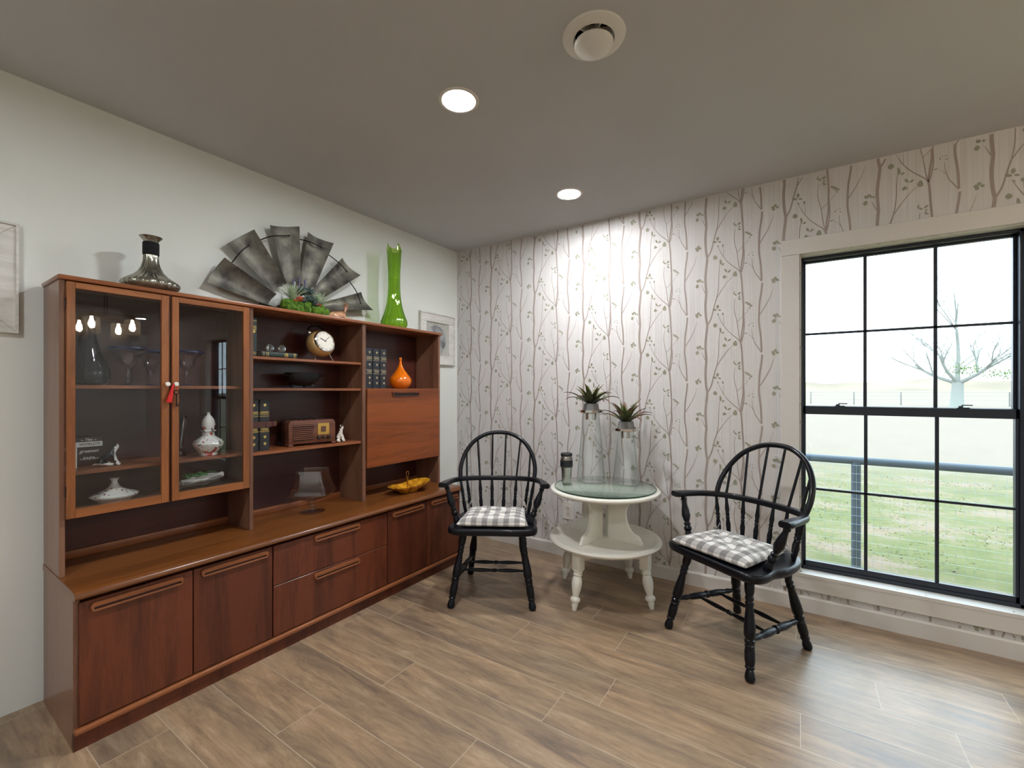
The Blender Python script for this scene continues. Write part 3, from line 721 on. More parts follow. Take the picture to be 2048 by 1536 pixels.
# ================================================================== CHAIRS
LEG = [(0,.012),(.03,.017),(.09,.021),(.16,.0195),(.2,.015),(.215,.018),(.235,.018),(.25,.0145),(.262,.018),(.28,.018),(.30,.015),(.38,.0185),(.50,.0235),(.575,.024),(.61,.018),(.62,.0215),(.64,.0215),(.66,.0185),(.675,.0215),(.69,.0185),(.72,.021),(.80,.0215),(.855,.0175),(.862,.020),(.875,.020),(.885,.0135),(.92,.0185),(.96,.0215),(.99,.019),(1,.015)]
POST = [(0,.011),(.06,.013),(.10,.016),(.14,.0115),(.2,.013),(.34,.0195),(.46,.0225),(.56,.016),(.60,.0115),(.625,.0165),(.66,.0165),(.685,.013),(.71,.0185),(.76,.020),(.80,.013),(.88,.0175),(.95,.0185),(1,.016)]
STR = [(0,.008),(.08,.009),(.16,.014),(.2,.011),(.24,.015),(.34,.0175),(.44,.0155),(.475,.012),(.49,.0185),(.51,.0185),(.525,.012),(.56,.0155),(.66,.0175),(.76,.015),(.8,.011),(.84,.014),(.92,.009),(1,.008)]
XST = [(0,.006),(.1,.007),(.2,.010),(.3,.0115),(.42,.009),(.46,.007),(.47,.011),(.49,.011),(.5,.008),(.51,.011),(.53,.011),(.54,.007),(.58,.009),(.7,.0115),(.8,.010),(.9,.007),(1,.006)]
KB = M['black']
def lerp(a, b, t): return a+(b-a)*t
def make_chair(name, label):
    T = thing(name, label, 'chair', group='windsor armchairs')
    # seat
    bm = B(); zt, zb = .447, .405
    out = catmull([(.236, 0, 0), (.238, .12, 0), (.232, .21, 0), (.205, .252, 0), (.15, .258, 0), (.09, .246, 0), (.02, .255, 0), (-.09, .235, 0), (-.17, .195, 0), (-.21, .12, 0), (-.222, 0, 0),
                   (-.21, -.12, 0), (-.17, -.195, 0), (-.09, -.235, 0), (.02, -.255, 0), (.09, -.246, 0), (.15, -.258, 0), (.205, -.252, 0), (.232, -.21, 0), (.238, -.12, 0)], 4, closed=True)
    rings = []
    for sc, z in ((.93, zb), (.975, zb+.004), (1, zb+.014), (1, zt-.012), (.985, zt-.003), (.96, zt), (.8, zt-.004), (.55, zt-.009), (.25, zt-.010)):
        rings.append([bm.verts.new((p.x*sc, p.y*sc, z)) for p in out])
    n = len(out)
    for a, b in zip(rings, rings[1:]):
        for i in range(n): bm.faces.new([a[i], a[(i+1)%n], b[(i+1)%n], b[i]])
    bm.faces.new(rings[0]); bm.faces.new(rings[-1]); part(bm, 'seat', KB, T, angle=60)
    # legs
    tops = {}
    for fx, fy, tx, ty in ((.233,-.233,.150,-.168),(.233,.233,.150,.168),(-.233,-.19,-.135,-.135),(-.233,.19,-.135,.135)):
        bm = B(); turned(bm, (tx, ty, .412), (fx, fy, 0), [(t, r) for t, r in [(a, b) for a, b in LEG_T]], 20); part(bm, 'leg', KB, T)
        tops[(fx > 0, fy > 0)] = (Vector((tx, ty, .412)), Vector((fx, fy, 0)))
    def on(leg, z): a, b = tops[leg]; return a.lerp(b, (.412-z)/.412)
    sides = {}
    for s in (False, True):
        a, b = on((True, s), .155), on((False, s), .140); bm = B(); turned(bm, a, b, STR, 18); part(bm, 'side_stretcher', KB, T); sides[s] = (a, b)
    for t in (.34, .68):
        bm = B(); turned(bm, sides[False][0].lerp(sides[False][1], t), sides[True][0].lerp(sides[True][1], t), XST, 14); part(bm, 'cross_stretcher', KB, T)
    # arm rail: one bent flat hoop widening into the hand rests
    rail = catmull([(.118, -.305, .668), (.02, -.292, .665), (-.08, -.268, .660), (-.15, -.215, .656), (-.19, -.12, .653), (-.203, 0, .652), (-.19, .12, .653), (-.15, .215, .656), (-.08, .268, .660), (.02, .292, .665), (.118, .305, .668)], 6)
    def sec(t):
        e = min(t, 1-t); w = .017+.015*max(0, 1-e/.16); r = .0135
        if e < .012: w *= .8
        return [(w*cos(a)*(1 if abs(cos(a)) < .99 else 1), r*(1 if sin(a) > 0 else -1)*min(1, abs(sin(a))*1.6)) for a in [2*pi*k/16 for k in range(16)]]
    bm = B(); sweep(bm, rail, sec); part(bm, 'arm_rail', KB, T, angle=45)
    # bow
    bow = catmull([(-.125, -.238, .655), (-.165, -.243, .73), (-.21, -.222, .81), (-.25, -.17, .885), (-.28, -.09, .932), (-.29, 0, .945), (-.28, .09, .932), (-.25, .17, .885), (-.21, .222, .81), (-.165, .243, .73), (-.125, .238, .655)], 6)
    bm = B(); tube(bm, bow, .0135, 14); part(bm, 'bow', KB, T)
    def rail_at(y): return min(rail, key=lambda p: abs(p.y-y)+(1 if p.x > .0 else 0))
    def bow_at(y): return min(bow[4:-4], key=lambda p: abs(p.y-y))
    for s, r_, b_ in ((.036,.041,.046),(.108,.122,.140),(.172,.198,.222)):
        for sg in (-1, 1):
            p0 = Vector((-.165 if s < .15 else -.145, sg*s, .440)); p1 = rail_at(sg*r_); p2 = bow_at(sg*b_)
            if s > .15: p2 = Vector((-.213, sg*.212, .82))
            L1 = (p1-p0).length; bm = B()
            turned(bm, p0, p1, [(0,.0075),(.1,.010),(.3,.0125),(.42,.008),(.45,.0115),(.49,.008),(.53,.011),(.57,.0085),(.66,.0115),(.8,.0085),(1,.0065)], 12)
            turned(bm, p1, p2, [(0,.0065),(.5,.0065),(1,.006)], 12); part(bm, 'spindle', KB, T)
    for sg in (-1, 1):
        bm = B(); turned(bm, (-.105, sg*.200, .440), (-.125, sg*.238, .655), [(0,.0075),(.1,.010),(.3,.0125),(.42,.008),(.45,.0115),(.49,.008),(.53,.011),(.57,.0085),(.66,.0115),(.8,.0085),(1,.007)], 12); part(bm, 'short_spindle', KB, T)
        bm = B(); turned(bm, (.065, sg*.292, .660), (.100, sg*.215, .440), POST, 18); part(bm, 'arm_post', KB, T)
    return T
LEG_T = [(t, r) for t, r in LEG]
def clone(root):
    r = root.copy(); COL.objects.link(r)
    for ch in list(root.children):
        c = ch.copy(); COL.objects.link(c); c.parent = r
        for g in list(ch.children): d = g.copy(); COL.objects.link(d); d.parent = c
    return r
ch1 = make_chair('windsor_armchair', 'black spindle-back armchair in the corner between the teak sideboard and round table')
ch2 = clone(ch1); ch2['label'] = 'black spindle-back armchair in front of the window'
C1 = ((.948, -.75, 0), R(-60.0)); C2 = ((2.265, -.531, 0), R(-121.8))
ch1.location = C1[0]; ch1.rotation_euler[2] = C1[1]
ch2.location = C2[0]; ch2.rotation_euler[2] = C2[1]

# gingham cushions
m = mat('gingham_fabric', (200,198,194), .9, spec=.1, sheen=.3); co = objco(m, loc=(.4, .4, 0)); sp = N(m, 'ShaderNodeSeparateXYZ'); LK(m, co, sp.inputs[0])
def stripe(ax, per):
    a = N(m, 'ShaderNodeMath', _operation='DIVIDE'); LK(m, sp.outputs[ax], a.inputs[0]); a.inputs[1].default_value = per
    f = N(m, 'ShaderNodeMath', _operation='FRACT'); LK(m, a.outputs[0], f.inputs[0])
    g = N(m, 'ShaderNodeMath', _operation='GREATER_THAN'); LK(m, f.outputs[0], g.inputs[0]); g.inputs[1].default_value = .5; return g.outputs[0]
ad = N(m, 'ShaderNodeMath', _operation='ADD'); LK(m, stripe(0, .062), ad.inputs[0]); LK(m, stripe(1, .062), ad.inputs[1])
dv = N(m, 'ShaderNodeMath', _operation='MULTIPLY'); LK(m, ad.outputs[0], dv.inputs[0]); dv.inputs[1].default_value = .5
LK(m, ramp(m, dv.outputs[0], [(0, lin((232,230,226))), (.25, lin((176,173,170))), (.75, lin((128,126,126)))], 'CONSTANT'), BS(m).inputs['Base Color'])
wv = N(m, 'ShaderNodeTexNoise', Scale=400, Detail=2); LK(m, objco(m), wv.inputs['Vector']); bump(m, wv.outputs[0], .25, .001)
M['gingham'] = m
def cushion_mesh(hx, hyf, hyb, seed):
    bm = B(); n = 34; g = {}
    tuf = [(a, b) for a in (-.36, .36) for b in (-.36, .36)]+[(0, 0)]
    for side in (1, -1):
        for i in range(n+1):
            for j in range(n+1):
                u, v = i/n*2-1, j/n*2-1
                if side == -1 and (abs(u) == 1 or abs(v) == 1): g[(side, i, j)] = g[(1, i, j)]; continue
                edge = (1-u**4)*(1-v**4); th = .034*edge**.42
                for a, b in tuf:
                    d = math.hypot(u-a, v-b); th -= .021*math.exp(-(d/.13)**2)*(1 if edge > 0 else 0)
                th *= 1+.14*noise.noise(Vector((u*2.4+seed, v*2.4, 1)))
                th += .006*noise.noise(Vector((u*6+seed, v*6, 4)))*edge
                pinch = 1-.045*(1-abs(u)**2)*abs(v)**2-.0; pinchx = 1-.04*(1-abs(v)**2)*abs(u)**2
                hy = lerp(hyb, hyf, (u+1)/2)
                g[(side, i, j)] = bm.verts.new((u*hx*pinchx, v*hy*pinch, .021+(th if side > 0 else -.0205*edge**.3)))
    for side in (1, -1):
        for i in range(n):
            for j in range(n): bm.faces.new([g[(side, i, j)], g[(side, i+1, j)], g[(side, i+1, j+1)], g[(side, i, j+1)]])
    return bm
def cushion(label, C, off, rz, seed, dims):
    ca, sa = cos(C[1]), sin(C[1])
    T = thing('seat_cushion', label, 'cushion', (C[0][0]+off[0]*ca-off[1]*sa, C[0][1]+off[0]*sa+off[1]*ca, .4465), C[1]+rz, 'gingham seat cushions')
    c = part(cushion_mesh(*dims, seed), 'pad', M['gingham'], T, angle=180)
    for sg in (-1, 1):
        bm = B(); pts = catmull([(-.155, sg*.165, .026), (-.178, sg*.182, .036), (-.186, sg*.176, .058), (-.176, sg*.168, .070), (-.166, sg*.172, .052), (-.174, sg*.188, .034), (-.168, sg*.205, .022)], 5)
        tube(bm, pts, .0035, 6, flat=1.6); part(bm, 'tie', M['gingham'], T)
    return T
cushion('grey and white gingham tufted cushion on the chair in the corner', C1, (.050, 0, 0), 0, 1.0, (.168, .208, .182))
cushion('grey and white gingham tufted cushion on the chair by the window', C2, (.060, -.012, 0), R(4), 6.0, (.168, .205, .18))

# ================================================================== ROUND TWO-TIER TABLE
TX, TY = 1.522, -.413
T = thing('round_side_table', 'white round two-tier side table with turned legs between the two black chairs', 'table', (TX, TY, 0))
wp = M['whitep']
bm = B(); lathe(bm, [(0,.612),(.29,.612),(.302,.614),(.310,.620),(.320,.622),(.326,.629),(.324,.637),(.316,.642),(.300,.642),(.298,.640),(0,.640)], 72); part(bm, 'tabletop', wp, T)
bm = B(); lathe(bm, [(0,.318),(.30,.318),(.318,.321),(.331,.330),(.334,.338),(.328,.346),(.312,.350),(.296,.346),(.285,.342),(0,.342)], 72); part(bm, 'lower_shelf', wp, T)
LA = [R(-102), R(-8), R(78), R(170)]
TL = [(0,.030),(.02,.030),(.03,.022),(.05,.026),(.07,.026),(.085,.021),(.11,.026),(.13,.026),(.15,.020),(.22,.027),(.34,.030),(.48,.026),(.6,.019),(.66,.017),(.70,.026),(.74,.029),(.78,.026),(.80,.017),(.86,.019),(.97,.013),(1,.012)]
for a in LA:
    bm = B(); c, s = cos(a), sin(a)
    box(bm, -.026, .026, -.026, .026, .215, .320, .003, 2, M=Matrix.Translation((c*.262, s*.262, 0)) @ Matrix.Rotation(a, 4, 'Z'))
    turned(bm, (c*.264, s*.264, .217), (c*.300, s*.300, 0), TL, 24); part(bm, 'leg', wp, T)
# scalloped apron boards between the legs
for k in range(4):
    a, b = LA[k], LA[(k+1)%4]
    p, q = Vector((cos(a)*.25, sin(a)*.25, 0)), Vector((cos(b)*.25, sin(b)*.25, 0)); L = (q-p).length; d = (q-p)/L; bm = B()
    top, bot = [], []
    for i in range(41):
        t = i/40; e = min(t, 1-t)*2
        z = .262+.020*(.5-.5*cos(min(1, e*2.4)*pi)) - .012*math.exp(-((t-.5)/.07)**2)+.006*cos(t*6*pi)
        bot.append((t*L, z)); top.append((t*L, .319))
    poly = bot+top[::-1]
    Mx = Matrix.Translation(p) @ Matrix(((d.x, -d.y, 0, 0), (d.y, d.x, 0, 0), (0, 0, 1, 0), (0, 0, 0, 1)))
    t = B(); prism(t, poly, 'Y', -.008, .008); t.transform(Mx); merge(bm, t); part(bm, 'apron', wp, T)
# four scroll-cut wings carrying the top
prof = [(.03,.342),(.245,.342),(.250,.352),(.238,.362),(.232,.378),(.215,.392),(.188,.402),(.165,.425),(.148,.465),(.142,.505),(.150,.545),(.168,.575),(.185,.590),(.200,.596),(.204,.613),(.03,.613)]
pr = [(v.x, v.y) for v in [Vector(p) for p in prof]]
sm_ = pr[:2]+[(v.x, v.y) for v in catmull([(x, y, 0) for x, y in pr[2:14]], 3)]+pr[14:]
for a in LA:
    bm = B(); prism(bm, sm_, 'Y', -.009, .009, bev=.002); bm.transform(Matrix.Rotation(a, 4, 'Z')); part(bm, 'wing_panel', wp, T)
# glass top sits loose on the table
m = bpy.data.materials.new('green_plate_glass'); m.use_nodes = True; m.node_tree.nodes.clear()
o_ = N(m, 'ShaderNodeOutputMaterial'); tr = N(m, 'ShaderNodeBsdfTransparent'); tr.inputs[0].default_value = (*lin((248,253,251)), 1); g_ = N(m, 'ShaderNodeBsdfGlossy', Roughness=.01)
fr = schlick(m, N(m, 'ShaderNodeLayerWeight', Blend=.5), .05); mx = N(m, 'ShaderNodeMixShader'); LK(m, fr.outputs[0], mx.inputs[0]); LK(m, tr.outputs[0], mx.inputs[1]); LK(m, g_.outputs[0], mx.inputs[2]); LK(m, mx.outputs[0], o_.inputs[0])
gedge = glass('green_glass_edge', (70,120,100), (40,90,75))
bm = B(); lathe(bm, [(0,0),(.300,0),(.302,.001),(.302,.007),(.300,.008),(0,.008)], 90)
for f in bm.faces:
    if abs(f.normal.z) < .5 and f.calc_center_median().xy.length > .29: f.material_index = 1
o = finish(bm, 'glass_tabletop', [m, gedge], loc=(TX, TY, .6425), angle=30); tag(o, 'round green-tinted glass plate lying on the white round table', 'glass top')

ZT = .6508
# travel mug
T = thing('travel_mug', 'stainless travel mug with black grip band standing on the round table', 'mug', (1.288, -.457, ZT))
steelb = mat('brushed_steel', (190,188,184), .25, metal=1); rub = mat('black_rubber', (20,22,28), .6)
bm = B(); lathe(bm, [(0,0),(.027,0),(.029,.003),(.031,.04),(.034,.085),(.036,.092),(.037,.098),(.037,.160),(.034,.163),(.034,.172),(0,.172)], 40); part(bm, 'body', steelb, T)
bm = B(); lathe(bm, [(.0365,.100),(.0395,.103),(.0395,.142),(.0365,.145)], 40, cap=False); part(bm, 'grip', rub, T)
bm = B(); lathe(bm, [(.034,.168),(.0365,.170),(.0365,.182),(.033,.186),(.028,.182),(0,.181)], 40); part(bm, 'lid', rub, T)
# glass pillar vases with chrome collars
vg = glass('vase_glass', (254,255,255), (222,230,228), base=.05, edgepow=2.2)
def pillar(x, y, h, r0, r1, label, rc=.082):
    T = thing('glass_pillar_vase', label, 'vase', (x, y, ZT), group='tapered glass pillar vases')
    bm = B(); P_ = [(0,.002),(r0-.006,.0),(r0,.004)]+[(lerp(r0, r1, (t/12)**.9), .004+(h-.004)*t/12) for t in range(1, 13)]
    Q_ = [(r-.0022, z) for r, z in reversed(P_[3:])]+[(r0-.008,.010),(0,.009)]
    lathe(bm, P_+Q_, 56, cap=False); part(bm, 'glass_body', vg, T)
    bm = B(); lathe(bm, [(0,h-.040),(r1-.014,h-.040),(r1-.013,h-.002),(r1+.004,h+.000),(rc-.006,h+.006),(rc,h+.007),(rc+.001,h+.022),(rc-.002,h+.023),(rc-.004,h+.011),(0,h+.009),(0,h),(r1-.016,h-.002)], 56, cap=False); part(bm, 'chrome_collar', M['chrome'], T)
    return h+.0095
h1 = pillar(1.387, -.301, .432, .094, .053, 'taller clear glass pillar vase with chrome collar on the round table')
h2 = pillar(1.601, -.251, .322, .085, .049, 'shorter clear glass pillar vase with chrome collar on the round table', .084)
# bromeliad-like artificial plants in grey pots
lfm = mat('strap_leaf', (70,80,50), .5); tc = N(lfm, 'ShaderNodeVertexColor'); tc.layer_name = 'Col'
lr = ramp(lfm, tc.outputs['Color'], [(0, lin((34,42,30))), (.35, lin((86,92,46))), (.62, lin((112,80,58))), (1, lin((96,58,54)))]); LK(lfm, lr, BS(lfm).inputs['Base Color'])
potm = mat('grey_concrete', (138,138,138), .8)
def strap_plant(x, y, z, label, seed, n, L0, droop, red):
    T = thing('potted_plant', label, 'potted plant', (x, y, z), group='small plants in grey pots')
    bm = B(); lathe(bm, [(0,0),(.052,0),(.054,.002),(.046,.052),(.043,.054),(.041,.046),(0,.044)], 32); part(bm, 'pot', potm, T)
    rp = random.Random(seed); bm = B(); cl = bm.loops.layers.color.new('Col')
    for k in range(n):
        a = 2*pi*k/n*2.39996+rp.uniform(-.15, .15) if False else k*2.39996+rp.uniform(-.2, .2)
        f = k/n; L = L0*rp.uniform(.8, 1.1)*(.72+.28*f if True else 1); el = lerp(1.35, .40, f)+rp.uniform(-.1, .1); w = rp.uniform(.015, .021)
        d = Vector((cos(a), sin(a), 0)); p = Vector((cos(a)*.008, sin(a)*.008, .040)); s = Vector((-sin(a), cos(a), 0)); segs = 9; rows = []
        for i in range(segs+1):
            t = i/segs; e = el-droop*t*t*(.5+f)*1.1
            up = Vector((-cos(a)*sin(e), -sin(a)*sin(e), cos(e)))
            ww = w*(sin(pi*min(1, .12+t*.88)**.75) if t < 1 else 0)*1.0+.0006
            tw = s*cos(.35*t*rp.choice([1, 1]))
            rows.append(([bm.verts.new(p-tw*ww+up*ww*.35), bm.verts.new(p), bm.verts.new(p+tw*ww+up*ww*.35), bm.verts.new(p-up*.0016)], t))
            p = p+(d*cos(e)+Vector((0, 0, 1))*sin(e))*(L/segs)
        for (r0, t0), (r1, t1) in zip(rows, rows[1:]):
            for q in ((0, 1), (1, 2), (2, 3), (3, 0)):
                fc = bm.faces.new([r0[q[0]], r0[q[1]], r1[q[1]], r1[q[0]]])
                for lp, tt in zip(fc.loops, (t0, t0, t1, t1)):
                    c = min(1, tt*(.75+red*f)+rp.uniform(0, .02)); lp[cl] = (c, c, c, 1)
    part(bm, 'leaves', lfm, T, angle=80)
strap_plant(1.387, -.301, ZT+h1, 'green and brown strap-leaved plant in grey pot on the taller glass vase', 3, 20, .212, .85, .3)
strap_plant(1.601, -.251, ZT+h2, 'reddish strap-leaved plant in grey pot on the shorter glass vase', 9, 19, .225, .75, .9)

# ================================================================== WALL ART
def wall_frame(y0, y1, z0, z1, label, name):
    T = thing(name, label, 'wall art', (0, (y0+y1)/2, (z0+z1)/2)); w, h = (y1-y0)/2, (z1-z0)/2
    fm = mat('distressed_white', (205,205,198), .7); noisecol(fm, (204,203,198), (222,222,218), (60, 8, 60), 5, .3, .6)
    return T, w, h, fm
T, w, h, fm = wall_frame(-.468, -.056, 1.442, 1.862, 'square white frame holding a round galvanised disc, on the wall past the hutch', 'framed_clock_art')
bm = B()
for a0, a1, b0, b1 in ((-w, w, h-.075, h), (-w, w, -h, -h+.075), (-w, -w+.075, -h+.075, h-.075), (w-.075, w, -h+.075, h-.075)): box(bm, .001, .022, a0, a1, b0, b1, .003, 1)
part(bm, 'frame', fm, T)
bm = B()
for a0, a1, b0, b1 in ((-w, w, h-.012, h), (-w, w, -h, -h+.012), (-w, -w+.012, -h+.012, h-.012), (w-.012, w, -h+.012, h-.012)): box(bm, .022, .030, a0, a1, b0, b1, .002, 1)
part(bm, 'moulding', fm, T)
bm = B()
for k in range(17):
    y = -w+.080+k*(2*w-.16)/16; box(bm, .003, .009, y-.006, y+.006, -h+.075, h-.075)
part(bm, 'slat_panel', mat('pale_slats', (196,197,190), .7), T, smooth=False)
bm = B(); box(bm, .001, .003, -w+.075, w-.075, -h+.075, h-.075); part(bm, 'backing', mat('grey_backing', (120,122,118), .8), T, smooth=False)
gal = mat('galvanised_disc', (160,165,168), .45, metal=.35); noisecol(gal, (128,132,136), (184,188,190), (14,14,14), 6)
bm = B(); lathe(bm, [(0,.012),(.112,.012),(.116,.010),(.118,.004),(0,.004)], 80, (0, -.012, -.004), (1, 0, 0), rfun=lambda r, h_, t: r*(1+(.018*cos(t*22) if r > .11 else 0))); dsc = part(bm, 'disc', gal, T)
bm = B()
for a in (.5, 1.9, 2.6, 4.0, 5.3): Mx = Matrix.Translation((.0135, -.012, -.004)) @ Matrix.Rotation(a, 4, 'X'); box(bm, -.0006, .0006, -.0008, .0008, .0, .10, M=Mx)
part(bm, 'spoke_line', mat('dark_line', (88,90,92), .6), dsc)
T, w, h, fm = wall_frame(-3.0, -2.585, 1.449, 1.868, 'square whitewashed wooden wall panel left of the hutch', 'whitewashed_panel')
bm = B(); box(bm, .001, .014, -w, w, -h, h, .002, 1); part(bm, 'panel_board', fm, T)
bm = B()
for a0, a1, b0, b1 in ((-w, w, h-.008, h), (-w, w, -h, -h+.008), (-w, -w+.008, -h+.008, h-.008), (w-.008, w, -h+.008, h-.008)): box(bm, .014, .022, a0, a1, b0, b1, .001, 1)
part(bm, 'edge_moulding', fm, T)
bm = B()
for sy in (-1, 1):
    for sz in (-1, 1):
        p, q = Vector((.0142, sy*(w-.008), sz*(h-.008))), Vector((.0142, 0, 0)); tube(bm, [p, q], .0009, 4)
part(bm, 'mitre_groove', mat('groove_grey', (176,174,168), .8), T)

# ================================================================== THINGS ON TOP OF THE HUTCH
TOP = TZ+.0005
# mercury-glass decanter
m = mat('mercury_glass', (150,148,138), .16, metal=.85); n = noisecol(m, (92,90,80), (188,186,172), (24,24,16), 5, .3, .7); M['mercury'] = m
T = thing('ribbed_decanter', 'smoky silvered ribbed glass decanter with black cord-wrapped neck on top of the hutch', 'vase', cab(.140, .300, TOP))
bm = B(); rib = lambda r, h, t: r*(1+(.022*cos(t*28) if .006 < h < .165 else 0))
lathe(bm, [(0,0),(.070,0),(.082,.004),(.097,.022),(.101,.032),(.098,.042),(.080,.056),(.060,.070),(.044,.088),(.034,.108),(.028,.130),(.026,.155),(.0255,.215),(.028,.224),(.038,.236),(.041,.240),(.038,.241),(.026,.228),(.022,.216),(.021,.20)], 112, rfun=rib, cap=False); part(bm, 'glass_body', M['mercury'], T)
bm = B(); lathe(bm, [(.026,.160)]+[(.0285+.0009*(k % 2), .163+k*.0026) for k in range(20)]+[(.026,.218)], 32, cap=False); part(bm, 'cord_wrap', mat('black_cord', (16,16,20), .9), T)

# windmill half fan
T = thing('windmill_wall_sculpture', 'half windmill of six dark galvanised metal blades leaning on the wall above the hutch', 'wall decor', (.06, -1.46, TOP))
gm_ = mat('aged_galvanised', (110,108,102), .5, metal=.55); noisecol(gm_, (60,58,56), (132,130,119), (13,13,13), 8, .32, .68)
blades = [((-1.961,1.768),(-1.892,1.906),(-1.628,1.768),(-1.664,1.703)), ((-1.871,1.985),(-1.748,2.093),(-1.567,1.842),(-1.630,1.787)), ((-1.652,2.151),(-1.494,2.188),(-1.484,1.872),(-1.567,1.850)),
          ((-1.425,2.181),(-1.269,2.153),(-1.397,1.850),(-1.480,1.866)), ((-1.190,2.085),(-1.068,1.996),(-1.341,1.796),(-1.402,1.838)), ((-1.044,1.892),(-.964,1.780),(-1.330,1.725),(-1.341,1.769))]
for A, Bq, Cq, Dq in blades:
    bm = B(); nu, nv = 12, 8; g = {}
    for i in range(nu+1):
        for j in range(nv+1):
            t, s = i/nu, j/nv
            y = lerp(lerp(A[0], Dq[0], t), lerp(Bq[0], Cq[0], t), s); z = lerp(lerp(A[1], Dq[1], t), lerp(Bq[1], Cq[1], t), s)
            wd = math.hypot(Bq[0]-A[0], Bq[1]-A[1])*lerp(1, .6, t)
            x = -.16*wd*(1-(2*s-1)**2)+.012*(2*s-1)
            for k, off in enumerate((0, -.0016)): g[(i, j, k)] = bm.verts.new((x+off+.004, y+1.46, z-TOP))
    for k in (0, 1):
        for i in range(nu):
            for j in range(nv): bm.faces.new([g[(i,j,k)], g[(i+1,j,k)], g[(i+1,j+1,k)], g[(i,j+1,k)]])
    for i in range(nu):
        for j in (0, nv): bm.faces.new([g[(i,j,0)], g[(i+1,j,0)], g[(i+1,j,1)], g[(i,j,1)]])
    for j in range(nv):
        for i in (0, nu): bm.faces.new([g[(i,j,0)], g[(i,j+1,0)], g[(i,j+1,1)], g[(i,j,1)]])
    part(bm, 'blade', gm_, T, angle=60)
rodk = mat('dark_iron_rod', (34,32,32), .5, metal=.7)
segs = [((-1.843,1.896),(-1.809,1.958),(-1.772,2.001)), ((-1.707,2.052),(-1.644,2.090),(-1.551,2.119)), ((-1.479,2.126),(-1.413,2.121),(-1.348,2.106)), ((-1.286,2.086),(-1.214,2.040),(-1.167,2.000)), ((-1.125,1.945),(-1.088,1.883),(-1.060,1.813))]
for a, b_, c_ in segs:
    bm = B(); pts = catmull([(-.020, a[0]+1.46, a[1]-TOP), (.0, b_[0]+1.46, b_[1]-TOP), (.006, c_[0]+1.46, c_[1]-TOP)], 8); tube(bm, pts, .0032, 8)
    ball(bm, pts[-1], .006, 1); part(bm, 'tie_rod', rodk, T)
bm = B(); pl = []
for k in range(17): a = pi*k/16; pl.append((cos(a)*.09, max(.0, sin(a)*.10)))
prism(bm, pl, 'X', -.012, -.006); bm.transform(Matrix.Translation((0, -.02, 0))); part(bm, 'hub_plate', rodk, T)
for a0 in (15, 165):
    bm = B(); a = R(a0); tube(bm, [(-.008, cos(a)*.11, sin(a)*.09+.01), (-.006, cos(a)*.26, sin(a)*.16+.01)], .005, 8); part(bm, 'bracket', rodk, T)

# succulent planter in front of the fan
T = thing('succulent_arrangement', 'moss and succulent arrangement sitting before the windmill blades on the hutch', 'plant arrangement', cab(.125, .995, TOP))
mossm = mat('green_moss', (84,130,20), .95); noisecol(mossm, (44,78,12), (98,134,32), (60,60,60), 5)
bm = B(); rp = random.Random(2)
box(bm, -.045, .03, -.11, .105, 0, .030, .012, 3); part(bm, 'tray', mat('dark_tray', (30,30,34), .7), T)
bm = B()
for k in range(26):
    y = -.105+.21*(k % 13)/12+rp.uniform(-.008,.008); x = .018+rp.uniform(-.008,.016); z = .020+rp.uniform(0,.020)
    ball(bm, (x+(.012 if k < 13 else 0), y, z if k >= 13 else .016), rp.uniform(.016,.024), 2, (1,1,.9))
for v in bm.verts: v.co += Vector((noise.noise(v.co*90), noise.noise(v.co*90+Vector((5,0,0))), noise.noise(v.co*90+Vector((0,5,0)))))*.004; v.co.z = max(v.co.z, 0)
part(bm, 'moss', mossm, T)
def rosette(bm, c, n, L, w, el0, el1, seed, thick=.002):
    r_ = random.Random(seed)
    for k in range(n):
        a = k*2.4+r_.uniform(-.1,.1); f = k/n; el = lerp(el0, el1, f); d = Vector((cos(a)*cos(el), sin(a)*cos(el), sin(el))); s = Vector((-sin(a), cos(a), 0)); up = d.cross(s)
        LL = L*lerp(.7, 1, f)*r_.uniform(.85,1.1); p = Vector(c); rows = []
        for t, ww in ((0,.35),(.35,1),(.7,.75),(1,.02)):
            q = p+d*LL*t-Vector((0,0,1))*LL*.12*t*t
            rows.append([bm.verts.new(q-s*w*ww), bm.verts.new(q+up*thick), bm.verts.new(q+s*w*ww), bm.verts.new(q-up*thick)])
        for a_, b_ in zip(rows, rows[1:]):
            for i in range(4): bm.faces.new([a_[i], a_[(i+1)%4], b_[(i+1)%4], b_[i]])
gr = mat('air_plant_green', (172,192,158), .6); bl = mat('blue_grey_succulent', (88,108,108), .55); og = mat('orange_bloom', (200,100,70), .6); lv_ = mat('lavender', (112,108,150), .8)
for (y, z, s) in ((-.055, .052, 1), (.085, .040, 2)):
    bm = B(); rosette(bm, (.005, y, z), 46, .085, .0032, 1.45, .35, s, .001); part(bm, 'air_plant', gr, T)
for (y, z, x, s, L) in ((.0, .075, -.01, 3, .05), (.030, .050, .01, 4, .045), (.05, .085, -.03, 8, .045), (-.02, .04, .02, 9, .04), (.055, .035, .02, 10, .04)):
    bm = B(); rosette(bm, (x, y, z), 22, L, .011, 1.4, .2, s, .003); part(bm, 'succulent', bl, T)
for (y, z, s) in ((-.030, .045, 5), (.068, .032, 6)):
    bm = B(); rosette(bm, (.030, y, z), 16, .030, .008, 1.4, .1, s, .003); part(bm, 'bloom', og, T)
for (y, z, x) in ((.0, .10, -.03), (.035, .095, -.035), (-.03, .09, -.03)):
    bm = B(); tube(bm, [(x, y, .03), (x, y+.004, z+.02)], .0012, 5)
    for i in range(7): ball(bm, (x, y+.004, z+.006+i*.006), .0045, 1)
    part(bm, 'lavender_sprig', lv_, T)

T.scale = (1.22, 1.12, 1.55)
